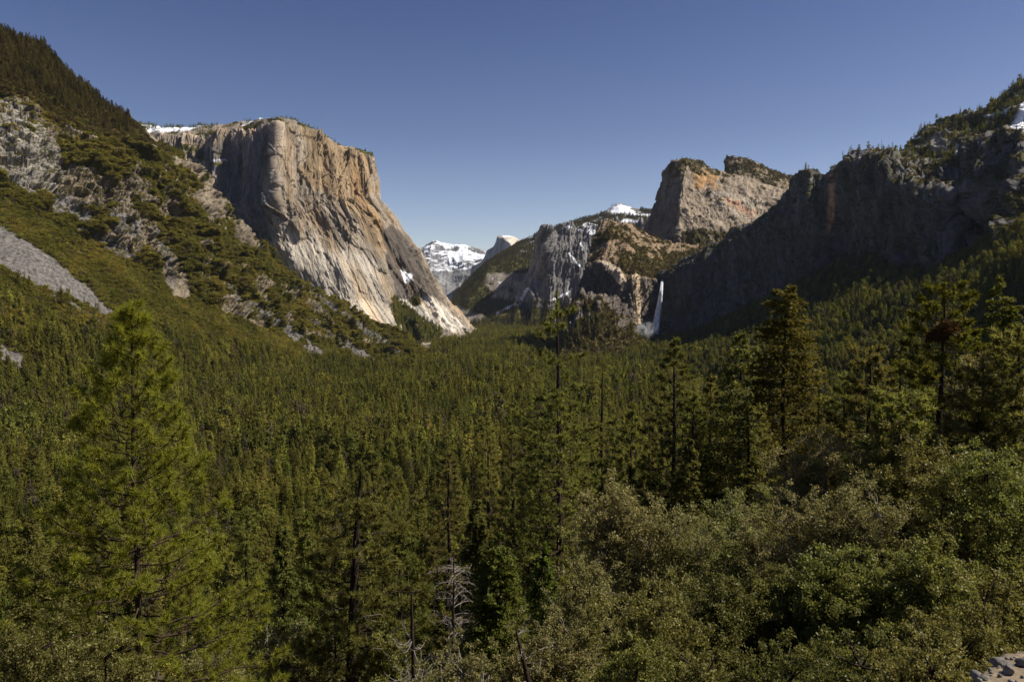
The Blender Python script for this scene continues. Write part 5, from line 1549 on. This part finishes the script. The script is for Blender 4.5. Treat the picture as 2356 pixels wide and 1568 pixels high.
# mistletoe clump hanging in the golden tree
rr = np.random.default_rng(77)
V_, F_ = brush_mesh(rr, 9000, 0.10, 1.2)
c = world_at(2178, 795, 47.0)
o = mesh_from("mistletoe", V_ * np.array([1.1, 1.0, 1.25]), F_, foliage_material("mistletoe_leaves", (0.020, 0.010, 0.004), (0.09, 0.045, 0.010), 0.2))
o.location = tuple(c); tag(o, "dark rusty round mistletoe clump high in the golden pine on the right", "mistletoe")

# undergrowth on the slope below the viewer
n = 5200
yb = 9 + 130 * rg.uniform(0, 1, n) ** 1.4; xb = rg.uniform(-0.85, 0.85, n) * yb
k = ~((yb < 14) & (xb > 1.0))
xb, yb = xb[k], yb[k]
s = rg.uniform(0.5, 1.5, len(xb)) * np.interp(yb, [9, 30, 140], [0.45, 0.9, 2.2])
scatter_object("undergrowth", np.stack([xb, yb, ground_height(xb, yb) - 0.1], -1), np.stack([s, s, s], -1), rg.uniform(0, 6, len(xb)), np.full(len(xb), .15), C_FINE,
               "leafy undergrowth between the trees on the near slope", 6)

# ------------------------------------------------------------------ rocks on the dirt shoulder
m_stone, nt, out = new_mat("shoulder_stone")
tc = N(nt, "ShaderNodeTexCoord").outputs['Object']
n1 = tex_noise(nt, tc, 6.0, 6, 0.65)
b = N(nt, "ShaderNodeBsdfPrincipled"); b.inputs['Roughness'].default_value = 0.9
nt.links.new(mixc(nt, ramp(nt, n1, 0.35, 0.65), (0.075, 0.068, 0.060), (0.20, 0.185, 0.16)), b.inputs['Base Color'])
bp = N(nt, "ShaderNodeBump", inp={'Strength': 0.7, 'Distance': 0.03}); nt.links.new(n1, bp.inputs['Height']); nt.links.new(bp.outputs[0], b.inputs['Normal'])
nt.links.new(b.outputs[0], out.inputs[0])
import bmesh
def ico(sub):
    bm = bmesh.new(); bmesh.ops.create_icosphere(bm, subdivisions=sub, radius=1)
    V_ = np.array([q.co[:] for q in bm.verts]); F_ = np.array([[q.index for q in f.verts] for f in bm.faces]); bm.free()
    return V_, F_
IV, IF = ico(4)
def boulder(seed, size):
    rr = np.random.default_rng(seed)
    V_ = IV.copy()
    for k in range(14):
        d = rand_dirs(rr, 1)[0]; lim = rr.uniform(0.45, 0.8)
        t = V_ @ d
        V_ = V_ - np.clip(t - lim, 0, None)[:, None] * d
    V_ = V_ * (1 + 0.05 * fbm(V_[:, 0] * 3 + seed, V_[:, 1] * 3, V_[:, 2] * 3, 4, seed)[:, None])
    return V_ * np.array(size)
def ground_hit(u, v):
    for D in np.arange(3.5, 20, 0.02):
        p = world_at(u, v, D)
        if p[2] < ground_height(p[0], p[1]): return p
    return p
rocks = [((2306, 1532), (0.12, 0.09, 0.06), "large dark sided stone on the dirt shoulder"),
         ((2345, 1496), (0.13, 0.10, 0.06), "grey stone at the rim by the right edge of the photo"),
         ((2212, 1552), (0.13, 0.12, 0.09), "whitish stone at the left end of the dirt shoulder"),
         ((2274, 1526), (0.16, 0.13, 0.07), "flat pale stone behind the large dark sided stone"),
         ((2322, 1548), (0.08, 0.08, 0.07), "small bluish white stone in front of the large dark sided stone"),
         ((2245, 1557), (0.09, 0.07, 0.05), "small flat stone near the whitish stone"),
         ((2350, 1530), (0.12, 0.10, 0.05), "half buried stone at the right edge of the photo"),
         ((2262, 1562), (0.06, 0.05, 0.04), "pebble sized stone at the bottom of the dirt shoulder")]
for i, ((uu, vv), sz, lab) in enumerate(rocks):
    p = ground_hit(uu, vv)
    o = mesh_from("stone", boulder(300 + i, sz), IF, m_stone)
    o.location = tuple(p + [0, 0, sz[2] * 0.35]); o.rotation_euler = (0.1 * i, 0.07 * i, i * 1.3)
    tag(o, lab, "stone", "stones on the dirt shoulder")
# loose gravel
rr = np.random.default_rng(9)
gp = []
for i in range(900):
    x = rr.uniform(2.4, 6.5); y = rr.uniform(4.5, 8.2)
    if (x - 3.7) - 1.27 * (y - 6.1) > -0.1: gp.append((x, y))
gp = np.array(gp); GV, GF = ico(1); Vs, Fs = [], []
for i, (x, y) in enumerate(gp):
    s = rr.uniform(0.008, 0.03) * (1 + 1.6 * (rr.uniform() < 0.08))
    Vs.append(GV * s * rr.uniform(0.6, 1.3, 3) + [x, y, float(ground_height(x, y)) + s * 0.3]); Fs.append(GF + i * len(GV))
tag(mesh_from("gravel", np.concatenate(Vs), np.concatenate(Fs), m_stone), "loose gravel on the dirt shoulder", kind="stuff")
